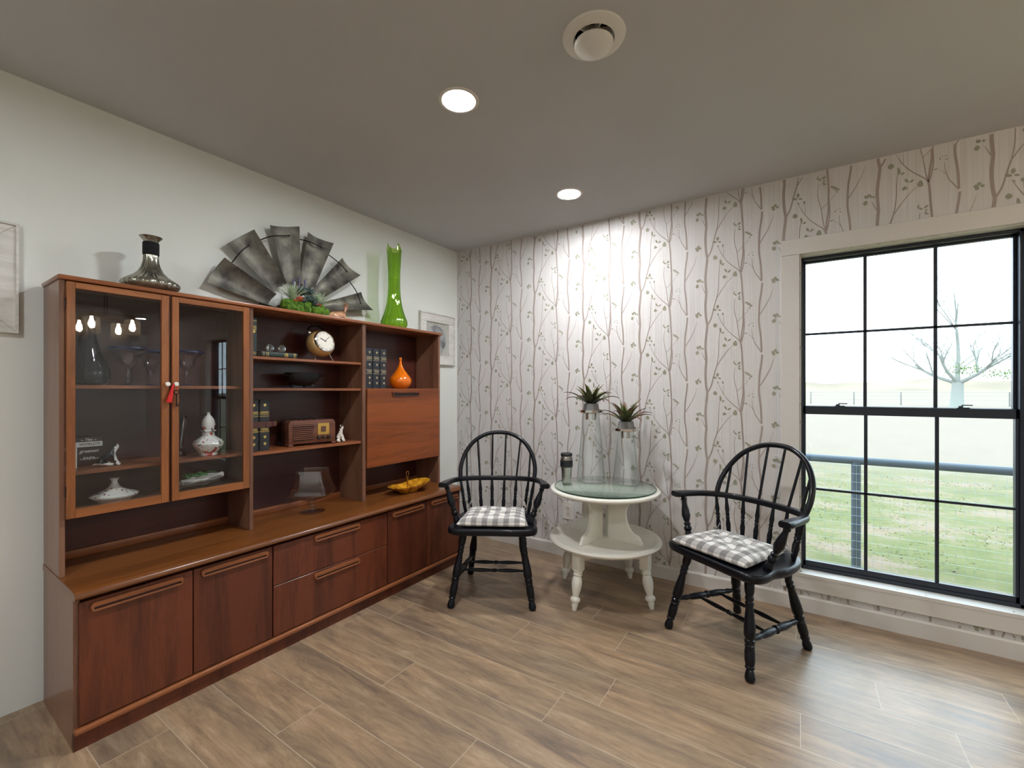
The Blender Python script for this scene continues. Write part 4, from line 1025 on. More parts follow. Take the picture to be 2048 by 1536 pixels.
# lying fawn figurine
fm_ = mat('glazed_fawn', (176,128,92), .18, coat=.6); n = noisecol(fm_, (112,70,46), (206,160,122), (26,26,40), 3, .35, .6)
T = thing('fawn_figurine', 'small glazed brown lying fawn figurine at the edge of the hutch top', 'figurine', cab(.180, 1.194, TOP), -TH); T.scale = (1.25, 1.25, 1.25)
J = [(0,-.045,.018,.017),(0,-.02,.022,.019),(0,.012,.020,.017),(0,.026,.034,.011),(0,.034,.056,.008),(0,.041,.070,.0105),(0,.056,.064,.006),
     (.014,.020,.010,.006),(.016,.050,.006,.004),(.012,.072,.005,.0035),(-.014,.020,.010,.006),(-.016,.046,.006,.004),(-.012,.066,.005,.0035),
     (.018,-.040,.011,.009),(.022,-.012,.007,.005),(.020,-.036,.005,.0035),(-.018,-.040,.011,.009),(-.022,-.012,.007,.005),(0,-.062,.014,.006),
     (.009,.036,.080,.0035),(.016,.031,.087,.0015),(-.009,.036,.080,.0035),(-.016,.031,.087,.0015)]
Ed = [(0,1),(1,2),(2,3),(3,4),(4,5),(5,6),(2,7),(7,8),(8,9),(2,10),(10,11),(11,12),(0,13),(13,14),(14,15),(0,16),(16,17),(0,18),(5,19),(19,20),(5,21),(21,22)]
skin('body', J, Ed, fm_, T)
bm = B()
for s in (-1, 1): ball(bm, (s*.0085, .047, .071), .0016, 1)
part(bm, 'eyes', mat('black_eye', (8,8,8), .2), T)

# green swung vase
T = thing('green_swung_vase', 'tall bright green stretched glass vase with pointed rim at the right of the hutch top', 'vase', cab(.125, 1.665, TOP))
gg = glass('green_glass', (222,240,168), (186,214,130), edgepow=1.2, base=.07)
def swr(r, h, t):
    k = 1+.05*cos(t*12)*(1 if h < .5 else .6)
    hh = h
    if h > .50: hh = h+max(0, cos(t*4+.6))**2*.042*(h-.50)/.045
    return (r*k, hh)
op = [(.040,0),(.066,.003),(.080,.012),(.089,.032),(.088,.050),(.078,.078),(.066,.110),(.055,.150),(.047,.195),(.042,.245),(.0395,.30),(.0395,.36),(.0415,.42),(.044,.46),(.0465,.50),(.049,.53),(.051,.545)]
bm = B(); lathe(bm, [(0,0)]+op+[(r-.003, h) for r, h in reversed(op[2:])]+[(0,.018)], 72, rfun=swr, cap=False); part(bm, 'glass_body', gg, T, angle=60)

# ================================================================== GLASS CABINET CONTENTS
S1, S2, S3 = 1.2525, .9255, .7725
# dark smoky decanter
T = thing('smoky_glass_vase', 'dark smoky bottle-shaped glass vase on the upper shelf behind the left glass door', 'vase', cab(.105, .108, S1))
sm_g = mat('smoky_glaze', (42,40,44), .06, coat=.8, coatr=.03)
bm = B(); lathe(bm, [(0,0),(.045,0),(.058,.008),(.067,.035),(.066,.062),(.050,.105),(.036,.145),(.026,.185),(.021,.225),(.020,.262),(.024,.270),(.020,.270),(.016,.225),(0,.22)], 48, cap=False, rfun=lambda r,h,t: r*(1+.012*cos(t*16))); part(bm, 'body', sm_g, T)
# margarita goblets with blue rims
cg = glass('goblet_glass', (250,250,252), (212,212,216), base=.08, edgepow=1.6); bg = mat('cobalt_glass', (16,24,70), .08, coat=.6)
def goblet(y, x, label, first=[]):
    T = thing('margarita_glass', label, 'goblet', cab(x, y, S1), group='blue-rimmed margarita glasses')
    if first:
        for s in first: c = s.copy(); COL.objects.link(c); c.parent = T
        return
    bm = B(); lathe(bm, [(0,.070),(.010,.071),(.022,.082),(.030,.100),(.033,.118),(.050,.135),(.064,.150),(.0625,.151),(.048,.137),(.031,.119),(.027,.100),(.018,.085),(0,.076)], 48, cap=False); first.append(part(bm, 'bowl', cg, T))
    bm = B(); lathe(bm, [(.0635,.147),(.0668,.150),(.0668,.156),(.0635,.158),(.062,.154)], 48, cap=False); first.append(part(bm, 'rim', bg, T, label='dark blue rim'))
    bm = B(); lathe(bm, [(.006,.006),(.0055,.02),(.009,.026),(.006,.032),(.009,.040),(.006,.048),(.0085,.056),(.006,.064),(.009,.072)], 20); first.append(part(bm, 'stem', cg, T))
    bm = B(); lathe(bm, [(0,0),(.034,0),(.034,.002),(.012,.006),(.006,.010),(0,.010)], 36, cap=False); first.append(part(bm, 'foot', bg, T, label='dark blue foot'))
goblet(.216, .166, 'blue-rimmed goblet beside the smoky vase behind the left glass door')
goblet(.318, .075, 'blue-rimmed goblet partly hidden by the door frame behind the left glass door')
goblet(.425, .160, 'blue-rimmed goblet behind the right glass door')
# PAPA sign
T = thing('papa_sign', 'small brown wooden sign reading The World\'s greatest PAPA behind the left glass door', 'sign', cab(.055, .114, S2), -TH)
bm = B(); box(bm, -.008, .008, -.045, .045, 0, .115, .001, 1); part(bm, 'board', mat('sign_brown', (62,44,36), .7), T)
wt = mat('sign_white', (222,220,214), .6)
bm = B(); box(bm, .0075, .0088, -.046, .046, .076, .096); bd = part(bm, 'banner', wt, T, smooth=False)
def sign_text(s, size, z, m, y=0, x=.0086, parent=None, bold=.0002, slant=0, name='lettering'):
    t = text_mesh(s, size, .0003, bold)
    if slant: t.transform(Matrix(((1, slant, 0, 0), (0, 1, 0, 0), (0, 0, 1, 0), (0, 0, 0, 1))))
    t.transform(Matrix(((0,0,1,x),(1,0,0,y),(0,1,0,z),(0,0,0,1)))); return part(t, name, m, parent or T, smooth=False)
sign_text('-- The --', .014, .104, wt, slant=.25, y=.004); sign_text("WORLD'S", .0145, .086, mat('sign_dark', (44,34,30), .7), x=.0091, parent=bd, y=.006)
sign_text('greatest', .0175, .058, wt, slant=.3, y=.006); sign_text('--PAPA--', .0155, .028, wt, bold=.0004, y=.006)
# white little frame
T = thing('white_photo_frame', 'narrow white frame edge at the far left behind the left glass door', 'picture frame', cab(.115, .045, S2), R(12))
bm = B()
for a0, a1, b0, b1 in ((-.028, .028, 0, .009), (-.028, .028, .072, .081), (-.028, -.019, .009, .072), (.019, .028, .009, .072)): box(bm, -.005, .005, a0, a1, b0, b1, .001, 1)
part(bm, 'frame', wt, T)
bm = B(); box(bm, -.003, .001, -.02, .02, .008, .073); part(bm, 'backing', mat('frame_backing', (60,56,54), .8), T, smooth=False)
# dogs
def dog(T, s, body, chest, up=True, spots=None):
    J = [(0,-.028,.016,.016),(0,-.018,.030,.0165),(0,-.002,.048,.014),(0,.008,.062,.010),(0,.012,.074,.0115),(0,.026,.080,.007),
         (.011,.008,.040,.006),(.011,.016,.018,.0045),(.011,.022,.004,.005),(.011,.030,.003,.004),(-.011,.008,.040,.006),(-.011,.016,.018,.0045),(-.011,.022,.004,.005),(-.011,.030,.003,.004),
         (.014,-.026,.012,.011),(.017,-.004,.006,.005),(.016,.010,.003,.0045),(-.014,-.026,.012,.011),(-.017,-.004,.006,.005),(-.016,.010,.003,.0045),
         (0,-.044,.008,.005),(.004,-.056,.005,.003),(.009,.008,.084,.004),(.012,.005,.092,.002),(-.009,.008,.084,.004),(-.012,.005,.092,.002)]
    Ed = [(0,1),(1,2),(2,3),(3,4),(4,5),(2,6),(6,7),(7,8),(8,9),(2,10),(10,11),(11,12),(12,13),(0,14),(14,15),(15,16),(0,17),(17,18),(18,19),(0,20),(20,21),(4,22),(22,23),(4,24),(24,25)]
    o = skin('body', [(a*s, b*s, c*s, r*s) for a, b, c, r in J], Ed, [body, chest], T)
    for p in o.data.polygons:
        c = p.center/s
        if spots: 
            if spots(c): p.material_index = 1
        elif c.y > .012 and c.z < .078 and c.z > .02 or c.z < .012 or (c.y > .018): p.material_index = 1
    bm = B()
    for sx in (-1, 1): ball(bm, (sx*.0085*s, .020*s, .080*s), .0014*s, 1)
    ball(bm, (0, .033*s, .081*s), .0024*s, 1); part(bm, 'eyes_and_nose', mat('black_detail', (10,10,10), .3), T)
bk = mat('porcelain_black', (20,19,20), .2, coat=.5); wh = mat('porcelain_white', (226,222,212), .2, coat=.5)
T = thing('dog_figurine', 'black and white sitting dog figurine beside the sign behind the left glass door', 'figurine', cab(.140, .168, S2), -TH-R(20)); dog(T, 1.0, bk, wh)
# speckled tagine
m = mat('speckled_glaze', (224,220,208), .22, coat=.5); co = objco(m); n1 = N(m, 'ShaderNodeTexVoronoi', Scale=70); LK(m, co, n1.inputs['Vector'])
LK(m, ramp(m, n1.outputs['Distance'], [(0, lin((110,52,36))), (.22, lin((140,72,52))), (.30, lin((226,222,210)))], 'LINEAR'), BS(m).inputs['Base Color']); M['speck'] = m
T = thing('lidded_tagine', 'low white tagine dish with brown-speckled lid on the bottom shelf behind the left glass door', 'dish', cab(.128, .182, S3))
bm = B(); lathe(bm, [(0,0),(.048,0),(.052,.003),(.060,.014),(.074,.022),(.078,.026),(.074,.027),(0,.026)], 56, cap=False); part(bm, 'base_dish', wh, T)
bm = B(); lathe(bm, [(0,.0275),(.077,.0275),(.078,.031),(.070,.036),(.048,.044),(.030,.053),(.018,.064),(.013,.074)], 56, cap=False); ld_ = part(bm, 'lid', M['speck'], T)
bm = B(); lathe(bm, [(.013,.073),(.010,.082),(.011,.090),(.017,.096),(.016,.098),(.006,.094),(0,.093)], 32, cap=False); part(bm, 'knob', wh, ld_)
# splashed double-gourd lidded jar
m = mat('splashed_glaze', (236,232,220), .2, coat=.5); co = objco(m, (1,1,.6)); n1 = N(m, 'ShaderNodeTexNoise', Scale=42, Detail=3, Roughness=.6); LK(m, co, n1.inputs['Vector'])
n2 = N(m, 'ShaderNodeTexNoise', Scale=30, Detail=2); LK(m, objco(m, (1,1,.7), loc=(5,3,1)), n2.inputs['Vector'])
c1 = ramp(m, n1.outputs[0], [(.60, lin((234,230,218))), (.63, lin((178,44,30)))]); c2 = ramp(m, n2.outputs[0], [(.64, (1,1,1)), (.67, (.25,.22,.24))])
mu = N(m, 'ShaderNodeMix'); mu.data_type = 'RGBA'; mu.blend_type = 'MULTIPLY'; mu.inputs[0].default_value = 1; LK(m, c1, mu.inputs[6]); LK(m, c2, mu.inputs[7]); LK(m, mu.outputs[2], BS(m).inputs['Base Color']); M['splash'] = m
T = thing('gourd_jar', 'cream gourd-shaped lidded jar splashed with red on the middle shelf behind the right glass door', 'jar', cab(.150, .516, S2))
bm = B(); lathe(bm, [(0,0),(.034,0),(.036,.004),(.034,.012),(.046,.026),(.059,.044),(.062,.056),(.055,.070),(.038,.082),(.026,.092),(.024,.108),(.026,.112),(0,.112)], 56, cap=False, rfun=lambda r,h,t: r*(1+.012*cos(t*18)*(1 if .01 < h < .08 else 0))); part(bm, 'body', M['splash'], T)
bm = B(); lathe(bm, [(.030,.1125),(.032,.115),(.029,.118),(.023,.119),(.0265,.132),(.028,.148),(.024,.166),(.015,.182),(.007,.191),(.006,.196),(.0075,.200),(0,.204)], 48, cap=False); part(bm, 'lid', M['splash'], T)
# dark carved piece with a bright stem
T = thing('carved_wooden_piece', 'dark brown carved wooden piece with a bright silver stem behind the right glass door', 'ornament', cab(.072, .428, S2))
dkw = mat('dark_carved_wood', (52,26,18), .35)
bm = B(); lathe(bm, [(0,0),(.024,0),(.026,.005),(.018,.012),(.012,.022),(.017,.032),(.013,.042),(0,.043)], 28, cap=False); part(bm, 'base', dkw, T)
bm = B(); turned(bm, (0, 0, .035), (-.012, .030, .185), [(0,.010),(.2,.013),(.4,.009),(.6,.013),(.8,.012),(.9,.007),(.95,.011),(1,.004)], 16); part(bm, 'shaft', dkw, T)
bm = B(); turned(bm, (.012, 0, .045), (.004, .016, .178), [(0,.0015),(.6,.002),(.65,.0035),(.97,.0035),(1,.002)], 10); part(bm, 'stem', M['chrome'], T)
# driftwood planter with succulents
T = thing('driftwood_planter', 'grey driftwood planter with green succulents on the bottom shelf behind the right glass door', 'planter', cab(.135, .487, S3), -TH)
dw = mat('driftwood', (168,164,154), .85); noisecol(dw, (120,116,108), (196,192,182), (60,8,60), 6)
bm = B()
for k in range(9):
    rp = random.Random(k+20); z = .008+.006*(k//2); x = -.02+.005*k if k < 5 else .03
    pts = catmull([(x+rp.uniform(-.006,.006), -.085+.17*i/6, .010+.045*(k/9)+rp.uniform(-.005,.005)+(.012*i/6)) for i in range(7)], 4)
    pts = [Vector((p.x, p.y, max(p.z, .0105))) for p in pts]; tube(bm, pts, [.0095+.003*noise.noise(p*60) for p in pts], 8, flat=.9)
part(bm, 'driftwood_log', dw, T)
sg_ = mat('succulent_green', (96,150,90), .5)
for (y, x, s, L) in ((-.045, .012, 31, .034), (-.005, .014, 32, .038), (.045, .0, 33, .032)):
    bm = B(); rosette(bm, (x, y, .056), 20, L, .010, 1.35, .25, s, .004); part(bm, 'succulent', sg_, T)
# red tassel and old key hanging from the knobs
redm = mat('red_silk', (206,22,22), .6); kx = U+.034
T = thing('red_tassel', 'red silk tassel tied to the knob of the right glass door', 'tassel', cab(kx, .345, 1.258))
bm = B(); tube(bm, catmull([(-.004, .002, .006), (.003, -.004, .002), (.002, -.010, -.006)], 5), .0022, 8)
tube(bm, catmull([(-.004, .002, .006), (-.010, .0, .002), (-.004, -.006, -.001), (.002, -.010, -.006)], 5), .0015, 6); part(bm, 'cord', redm, T)
bm = B(); ax = Vector((0, -.20, -.98)).normalized(); lathe(bm, [(0,0),(.0045,.001),(.0055,.006),(.0042,.011),(.0058,.020),(.0088,.060),(.0092,.074),(0,.074)], 24, (.002, -.010, -.005), ax, rfun=lambda r,h,t: r*(1+.06*cos(t*12)) if h > .015 else r, cap=False); part(bm, 'fringe', redm, T)
T = thing('old_key', 'dark old key hanging on a red cord from the right glass door knob', 'key', cab(kx, .348, 1.258))
kd = mat('old_iron', (44,38,34), .5, metal=.7)
bm = B(); tube(bm, catmull([(-.002, 0, .004), (.002, .001, -.010), (.001, .0, -.026)], 5), .0013, 6); part(bm, 'cord', redm, T)
bm = B(); tube(bm, [(0, .0095*cos(2*pi*k/20), -.034+.008*sin(2*pi*k/20)) for k in range(20)], .0022, 8, closed=True); tube(bm, [(0, 0, -.042), (0, 0, -.096)], .0028, 8)
box(bm, -.001, .001, 0, .010, -.094, -.089); box(bm, -.001, .001, 0, .008, -.086, -.082); part(bm, 'key_body', kd, T)

# ================================================================== OPEN SHELVES
gold = mat('gilt', (206,176,100), .3, metal=.7); pagem = mat('page_edges', (196,184,156), .9)
def book(label, loc, w, d, h, cover, group, bands, rz=0, lying=False, crest=(), textz=(), gm=gold):
    """spine faces +x; w along y, d along -x"""
    T = thing('book', label, 'book', loc, rz, group)
    def P_(bm):
        if lying: bm.transform(Matrix.Translation((0, h/2, w/2)) @ Matrix.Rotation(R(90), 4, 'X'))
        return bm
    bm = B(); t = .0022; n = 8
    sp = [(.006*cos(a), (w/2)*sin(a)) for a in [(-pi/2)+pi*k/n for k in range(n+1)]]
    poly = sp+[(-d, w/2), (-d, w/2-t), (-.004, w/2-t), (-.004, -w/2+t), (-d, -w/2+t), (-d, -w/2)]
    prism(bm, poly, 'Z', 0, h); part(P_(bm), 'cover', cover, T, angle=30)
    bm = B(); box(bm, -d+.004, -.003, -w/2+t, w/2-t, .003, h-.003); part(P_(bm), 'pages', pagem, T, smooth=False)
    bm = B()
    def arc(z0, z1, f=1.0, r=.0066):
        q = [(r*cos(a), (w/2+.0004)*sin(a)) for a in [(-pi/2*f)+pi*f*k/n for k in range(n+1)]]
        v = [[bm.verts.new((x, y, z)) for x, y in q] for z in (z0, z1)]
        for i in range(n): bm.faces.new([v[0][i], v[0][i+1], v[1][i+1], v[1][i]])
    for z0 in bands: arc(z0, z0+.0022, .8)
    for z0, f in textz: arc(z0, z0+.0032, f)
    for z0 in crest:
        q = [(0, -.009), (.006, -.003), (.007, .006), (.003, .004), (0, .009), (-.003, .004), (-.007, .006), (-.006, -.003)]
        f = bm.faces.new([bm.verts.new((.0068, a*min(1, w/.03), z0+b)) for a, b in q])
    if bm.faces: part(P_(bm), 'gilding', gm, T, smooth=False)
    else: bm.free()
    return T
navy = mat('navy_cloth', (30,36,46), .55); noisecol(navy, (24,30,38), (38,44,54), (80,80,80), 3); greenb = mat('green_cloth', (26,44,42), .55); charc = mat('charcoal_leather', (36,38,42), .5)
SZ = 1.4025; TZ2 = 1.2435; BZ = .9205
book('tall dark green gilt book standing at the left end of the top open shelf', cab(.19, .700, SZ), .034, .15, .195, greenb, 'green gilt books', (.012, .020, .178), textz=((.150,.5),(.142,.6),(.134,.5)), crest=(.125,), rz=-TH)
book('dark green gilt book lying flat under the spectacles', cab(.205, .824, SZ), .028, .12, .185, greenb, 'green gilt books', (.010, .016, .150, .158, .172), textz=((.05,.5),(.056,.7),(.064,.5)), lying=True, rz=-TH-R(2))
for k, w in enumerate((.052, .052)):
    book(('left' if k == 0 else 'right')+' of the two thick charcoal volumes bound together by a leather strap', cab(.165, .712+k*.0545+.0, BZ+.0002), w, .14, .262, charc, 'strapped encyclopaedia volumes', (.185,.176,.100,.095), textz=((.198,.6),(.192,.75),(.112,.6),(.106,.5)), crest=(.235,.070,.035), rz=-TH)
# strap round the two volumes
T = thing('leather_strap', 'brown leather strap with a brass end buckled round the two charcoal volumes', 'strap', cab(.165, .739, BZ+.135), -TH)
ls = mat('brown_leather', (78,42,36), .55)
bm = B(); x0, x1, hw = -.146, .0105, .0565
path = [(x1, y, 0) for y in [-hw*.9+hw*1.8*k/12 for k in range(13)]]+[(x1-.006, hw, 0)]+[(x, hw+.0015, 0) for x in (-.04, -.09)]+[(x0, hw*.9, 0), (x0-.001, 0, 0), (x0, -hw*.9, 0)]+[(x, -hw-.0015, 0) for x in (-.09, -.04)]+[(x1-.006, -hw, 0)]
sweep(bm, path, [(.0013, -.015), (.0013, .015), (-.0013, .015), (-.0013, -.015)], closed=True); part(bm, 'strap_loop', ls, T, angle=50)
bm = B(); sweep(bm, catmull([(x1+.002, .030, 0), (x1+.001, .056, 0), (-.002, .075, 0), (-.006, .090, 0)], 5), [(.0013, -.013), (.0013, .013), (-.0013, .013), (-.0013, -.013)]); part(bm, 'strap_end', ls, T, angle=50)
bm = B(); tube(bm, [(-.006, .088+.006*cos(a), .013*sin(a)) for a in [-pi/2+pi*k/10 for k in range(11)]], .0016, 8); part(bm, 'buckle', M['brass'], T)
# encyclopaedia trio
for k, nm in enumerate(('leftmost of the three navy crested volumes beside the orange bottle', 'middle one of the three navy crested volumes beside the orange bottle', 'rightmost of the three navy crested volumes, nearest the orange bottle')):
    book(nm, cab(.150, 1.434+k*.058-.0+(0 if k else .0), TZ2), .054, .14, .262, navy, 'navy crested volumes', (.205,.182,.120,.096), textz=((.197,.5),(.191,.6),(.112,.5),(.105,.4)), crest=(.235,.155,.070,.035), rz=-TH, gm=mat('pale_gilt', (190,176,140), .35, metal=.5))
# round spectacles
T = thing('round_spectacles', 'wire-rimmed round spectacles resting on the flat green book', 'spectacles', cab(.175, .822, SZ+.0285), -TH-R(4))
wr = mat('wire_rim', (70,60,50), .3, metal=1); lensm = glass('lens_glass', (240,244,244), (190,196,196), base=.12)
for s in (-1, 1):
    bm = B(); tube(bm, [(0, s*.031+.021*cos(2*pi*k/28), .022+.021*sin(2*pi*k/28)) for k in range(28)], .0011, 6, closed=True); rm = part(bm, 'rim', wr, T)
    bm = B(); lathe(bm, [(0,.0015),(.012,.0012),(.0205,0),(.012,-.0004),(0,0)], 28, (0, s*.031, .022), (1, 0, 0), cap=False); part(bm, 'lens', lensm, rm)
    bm = B(); tube(bm, catmull([(0, s*.052, .026), (-.006, s*.054, .026), (-.05, s*.053, .020), (-.10, s*.050, .004)], 5), .0009, 6); part(bm, 'temple', wr, T)
bm = B(); tube(bm, catmull([(0, -.011, .026), (.002, 0, .031), (0, .011, .026)], 5), .0011, 6); part(bm, 'bridge', wr, T)
# gold alarm clock
T = thing('alarm_clock', 'round gold-bodied alarm clock with white dial on the top open shelf', 'clock', cab(.140, 1.098, SZ), R(2)); T.scale = (1.1, 1.1, 1.1)
gb = mat('satin_gold', (196,164,108), .3, metal=.35)
tilt = Matrix.Translation((0, 0, .092)) @ Matrix.Rotation(R(-16), 4, 'Y')
def tl(bm): bm.transform(tilt); return bm
bm = B(); lathe(bm, [(0,-.060),(.03,-.056),(.056,-.040),(.070,-.012),(.072,.008),(.066,.030),(.056,.040),(.050,.042),(0,.042)], 56, (0,0,0), (1,0,0), cap=False); part(tl(bm), 'case', gb, T)
bm = B(); lathe(bm, [(.050,.040),(.053,.046),(.0585,.044),(.060,.036),(.056,.033)], 56, (0,0,0), (1,0,0), cap=False); part(tl(bm), 'bezel', M['chrome'], T)
bm = B(); lathe(bm, [(0,.0425),(.0525,.0425),(.0525,.0415),(0,.0415)], 56, (0,0,0), (1,0,0), cap=False); dl = part(tl(bm), 'dial', mat('dial_cream', (226,222,210), .5), T)
bm = B()
for k in range(60):
    a = 2*pi*k/60; r0 = .041 if k % 5 == 0 else .046; wv_ = .0009 if k % 5 == 0 else .0004
    Mx = Matrix.Rotation(a, 4, 'X'); box(bm, .0428, .0432, -wv_, wv_, r0, .0495, M=Mx)
part(tl(bm), 'dial_marks', mat('dial_black', (50,48,46), .6), dl, smooth=False)
hnd = mat('clock_hand', (24,24,26), .4)
for a, L, w_ in ((R(62), .030, .0028), (R(-48), .042, .0014)):
    bm = B(); box(bm, .0435, .0442, -w_, w_, -.006, L, M=Matrix.Rotation(a, 4, 'X')); part(tl(bm), 'hand', hnd, dl, smooth=False)
for s in (-1, 1):
    bm = B(); p0 = tilt @ Vector((.010, s*.036, -.056)); p1 = Vector((.030, s*.052, .0065)); tube(bm, [p0, p1], .0022, 8); ball(bm, p1, .0065, 2); part(bm, 'foot', M['chrome'], T)
    bm = B(); lathe(bm, [(0,.018),(.009,.015),(.014,.006),(.0145,0),(0,0)], 24, tilt @ Vector((-.01, s*.044, .060)), (0, s*.45, .9), cap=False); part(bm, 'bell', M['chrome'], T)
bm = B(); tube(bm, [tilt @ Vector((-.012, .052*cos(a), .066+.040*sin(a))) for a in [pi*k/16 for k in range(17)]], .0030, 8, flat=2.2); part(bm, 'handle', mat('black_handle', (22,20,24), .4), T)
bm = B(); tube(bm, [tilt @ Vector((-.03, 0, -.05)), Vector((-.062, 0, .006))], .002, 8); ball(bm, (-.062, 0, .006), .0058, 2); part(bm, 'foot', M['chrome'], T)
# cast-iron footed bowl
T = thing('cast_iron_bowl', 'black cast-iron footed bowl with side handles on the second open shelf', 'bowl', cab(.120, 1.005, TZ2), -TH)
ci = mat('cast_iron', (26,28,32), .42, metal=.3); 
bm = B(); lathe(bm, [(0,.014),(.03,.014),(.055,.022),(.078,.042),(.088,.062),(.092,.078),(.094,.086),(.088,.087),(.083,.070),(.06,.035),(0,.022)], 56, cap=False, rfun=lambda r,h,t: r*(1+.008*cos(t*20))*(1)); bm.transform(Matrix.Diagonal((.8, 1.08, 1, 1))); part(bm, 'bowl_body', ci, T)
for a in (30, 150, 270):
    bm = B(); c, s = cos(R(a)), sin(R(a)); tube(bm, catmull([(c*.035, s*.045, .026), (c*.048, s*.062, .014), (c*.050, s*.066, .0045)], 5), .006, 8); part(bm, 'foot', ci, T)
for s in (-1, 1):
    bm = B(); tube(bm, catmull([(-.022, s*.094, .070), (-.014, s*.112, .074), (.0, s*.118, .070), (.014, s*.112, .074), (.022, s*.094, .070)], 5), .0035, 8); part(bm, 'handle', ci, T)
# vintage radio
T = thing('vintage_radio', 'small vintage wooden table radio with gold dial on the lower open shelf', 'radio', cab(.150, 1.035, BZ), -R(9))
rw = wood('walnut_radio', (66,38,30), (112,70,54), 'Y', seed=9, rough=.4)
rw_, rh = .262, .142
shape = [(-rw_/2, .012), (rw_/2, .012)]+[(rw_/2-.022+.022*cos(a), rh-.010+.022*sin(a)-.012) for a in [pi/2*k/6 for k in range(7)]]+[(-rw_/2+.022-.022*sin(a), rh-.022+.022*cos(a)) for a in [pi/2*k/6 for k in range(7)]]
bm = B(); prism(bm, shape, 'X', -.085, .022, bev=.002); part(bm, 'case', rw, T, angle=30)
bm = B()
for s in (-1, 1): box(bm, -.085, .028, s*(rw_/2-.010)-.014, s*(rw_/2-.010)+.014, 0, .013, .005, 2)
part(bm, 'base_rail', rw, T)
bm = B(); box(bm, .0215, .0228, -.108, .004, .030, .116); gl_ = part(bm, 'speaker_recess', mat('recess_dark', (30,18,16), .8), T, smooth=False)
bm = B()
for k in range(8): box(bm, .022, .028, -.110, .005, .034+k*.0105, .0405+k*.0105, .002, 2)
part(bm, 'speaker_slats', rw, gl_)
bm = B(); box(bm, .0215, .0245, .028, .094, .056, .122, .001, 1); dl = part(bm, 'dial_plate', mat('gold_dial', (186,150,70), .4, metal=.3), T)
bm = B(); box(bm, .0242, .0262, .045, .075, .072, .104, .0006, 1); part(bm, 'dial_centre', mat('dial_brown', (96,64,52), .5), dl)
bm = B()
for k in range(9):
    for z in (.061, .113): box(bm, .0246, .0249, .034+k*.0068, .0346+k*.0068, z, z+.005)
box(bm, .0262, .0266, .0594, .0606, .062, .108); part(bm, 'dial_marks', mat('dial_ink', (60,40,30), .6), dl, smooth=False)
kb_ = mat('black_knob', (18,14,14), .3, coat=.4)
for y in (.032, .062, .091): bm = B(); lathe(bm, [(.009,0),(.0095,.004),(.0085,.013),(.006,.0145),(0,.0145)], 24, (.022, y, .040), (1,0,0), cap=False); part(bm, 'knob', kb_, T)
bm = B(); sweep(bm, catmull([(-.03, -.055, rh-.001), (-.03, -.045, rh+.010), (-.03, -.015, rh+.020), (-.03, .015, rh+.020), (-.03, .032, rh+.010), (-.03, .036, rh-.001)], 5), [(.009, -.002), (.009, .002), (-.009, .002), (-.009, -.002)]); part(bm, 'handle', kb_, T, angle=50)
# white spotted cat
T = thing('cat_figurine', 'small white porcelain cat with black spots sitting right of the radio', 'figurine', cab(.180, 1.207, BZ), -TH-R(60))
J = [(0,-.016,.016,.015),(0,-.012,.036,.0145),(0,-.002,.058,.010),(0,.002,.074,.007),(0,.006,.088,.0115),(0,.016,.086,.006),(.008,.006,.040,.006),(.008,.014,.016,.0045),(.008,.020,.0045,.0045),(-.008,.006,.040,.006),(-.008,.014,.016,.0045),(-.008,.020,.0045,.0045),
     (.014,-.012,.011,.010),(.016,.004,.005,.005),(-.014,-.012,.011,.010),(-.016,.004,.005,.005),(0,-.032,.008,.005),(.018,-.034,.0055,.0035),(.008,.002,.098,.004),(.010,.001,.106,.0012),(-.008,.002,.098,.004),(-.010,.001,.106,.0012)]
Ed = [(0,1),(1,2),(2,3),(3,4),(4,5),(2,6),(6,7),(7,8),(2,9),(9,10),(10,11),(0,12),(12,13),(0,14),(14,15),(0,16),(16,17),(4,18),(18,19),(4,20),(20,21)]
o = skin('body', J, Ed, [wh, bk], T)
for p in o.data.polygons:
    c = p.center
    if noise.noise(c*62+Vector((3.3, 1, 7))) > .28: p.material_index = 1
bm = B()
for sx in (-1, 1): ball(bm, (sx*.005, .0165, .090), .0014, 1)
ball(bm, (0, .0215, .086), .0014, 1); part(bm, 'eyes_and_nose', bk, T)
# orange teardrop bottle
T = thing('orange_bottle', 'glossy orange teardrop-shaped ceramic bottle with stopper next to the navy volumes', 'bottle', cab(.145, 1.703, TZ2))
orm = mat('orange_glaze', (226,112,10), .12, coat=.7, coatr=.04)
bm = B(); lathe(bm, [(0,0),(.042,0),(.050,.004),(.068,.022),(.077,.044),(.077,.062),(.068,.080),(.050,.102),(.032,.125),(.019,.148),(.011,.168),(.008,.185),(.0075,.192)], 56, cap=False); part(bm, 'body', orm, T)
bm = B(); lathe(bm, [(.0075,.191),(.006,.196),(.009,.201),(.010,.208),(.0075,.216),(0,.218)], 28, cap=False); part(bm, 'stopper', orm, T, label='small round orange stopper')

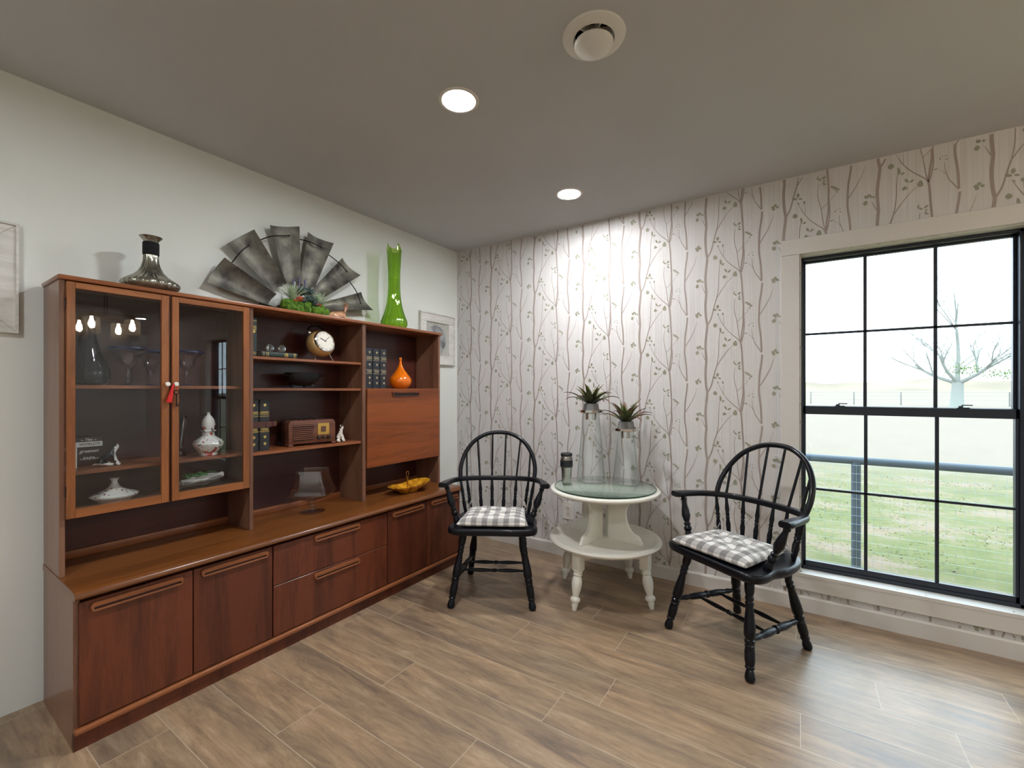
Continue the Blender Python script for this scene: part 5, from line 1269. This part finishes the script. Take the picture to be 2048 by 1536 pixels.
# ================================================================== ON THE COUNTERTOP
CZ = CT+.0008
T = thing('glass_compote', 'clear square-sided footed glass bowl standing on the teak countertop', 'glass bowl', cab(.185, 1.020, CZ), -TH+R(38))
cgl = glass('compote_glass', (254,253,254), (226,224,227), base=.09, edgepow=1.8)
def sq(hw, z, rad, ox=0, n=6): return [(p[0], p[1], z) for p in rrect(hw*2, hw*2, min(rad, hw*.98), n)]
def loft(bm, secs):
    rs = [[bm.verts.new(p) for p in s] for s in secs]; n = len(rs[0])
    for a, b in zip(rs, rs[1:]):
        for i in range(n): bm.faces.new([a[i], a[(i+1)%n], b[(i+1)%n], b[i]])
    return rs
wavy = lambda hw, z, rad, amp: [(x, y, zz+amp*(abs(x)-abs(y))/hw) for x, y, zz in sq(hw, z, rad)]
bm = B(); S_ = [sq(.012, .062, .012), sq(.045, .070, .04), sq(.088, .088, .05), sq(.103, .103, .03), sq(.104, .108, .022), sq(.096, .130, .02), sq(.083, .165, .016), sq(.075, .200, .012), sq(.072, .225, .010), wavy(.072, .238, .010, .006)]
I_ = [[(x*.965, y*.965, z+(.004 if k < 3 else 0)) for x, y, z in s] for k, s in enumerate(S_[1:])]
rs = loft(bm, S_); ri = loft(bm, I_[::-1]); n = len(rs[0])
for i in range(n): bm.faces.new([rs[-1][i], rs[-1][(i+1)%n], ri[0][(i+1)%n], ri[0][i]])
bm.faces.new(rs[0]); bm.faces.new(ri[-1]); part(bm, 'bowl', cgl, T, angle=35)
bm = B(); lathe(bm, [(0,.004),(.016,.005),(.010,.014),(.010,.020),(.020,.028),(.021,.034),(.011,.042),(.011,.050),(.022,.060),(.020,.064),(0,.064)], 32, cap=False); part(bm, 'stem', cgl, T)
bm = B(); lathe(bm, [(0,0),(.066,0),(.068,.002),(.060,.005),(.020,.008),(0,.009)], 48, cap=False); part(bm, 'foot', cgl, T)
# amber divided dish with brass handle
T = thing('amber_dish', 'amber glazed two-lobed dish with a tall brass centre handle on the countertop', 'dish', cab(.275, 1.648, CZ), -TH+R(90-8))
am = mat('amber_glaze', (196,128,24), .14, coat=.7); n = noisecol(am, (128,74,14), (226,164,44), (30,30,30), 5, .3, .65)
bm = B(); segn = 64
def lob(t):
    c, s = cos(t), sin(t)
    r = .075+.078*abs(c)**1.5*(1.2 if c > 0 else .82)
    return r
def ring(sc, z, lift=0): return [bm.verts.new((lob(2*pi*k/segn)*cos(2*pi*k/segn)*sc, lob(2*pi*k/segn)*sin(2*pi*k/segn)*sc*.92, z+lift*(max(0, cos(2*pi*k/segn)))**2)) for k in range(segn)]
rs = [ring(.40, 0), ring(.44, .004), ring(.46, .012), ring(.75, .026, .012), ring(.97, .044, .020), ring(1.0, .048, .022), ring(.97, .048, .022), ring(.72, .032, .014), ring(.42, .020), ring(.2, .018)]
for a, b in zip(rs, rs[1:]):
    for i in range(segn): bm.faces.new([a[i], a[(i+1)%segn], b[(i+1)%segn], b[i]])
bm.faces.new(rs[0]); bm.faces.new(rs[-1]); part(bm, 'dish_body', am, T, angle=60)
bm = B(); lathe(bm, [(.010,.018),(.010,.022),(.0035,.026),(.0035,.050),(.0055,.066),(.0035,.086),(.005,.090),(.0025,.094)], 16); tube(bm, catmull([(0,0,.092), (-.005,0,.105), (-.011,0,.125), (-.009,0,.134), (0,0,.140), (.009,0,.134), (.011,0,.125), (.005,0,.105), (0,0,.092)], 4), .0020, 8)
part(bm, 'handle', M['brass'], T, label='tall brass loop handle')
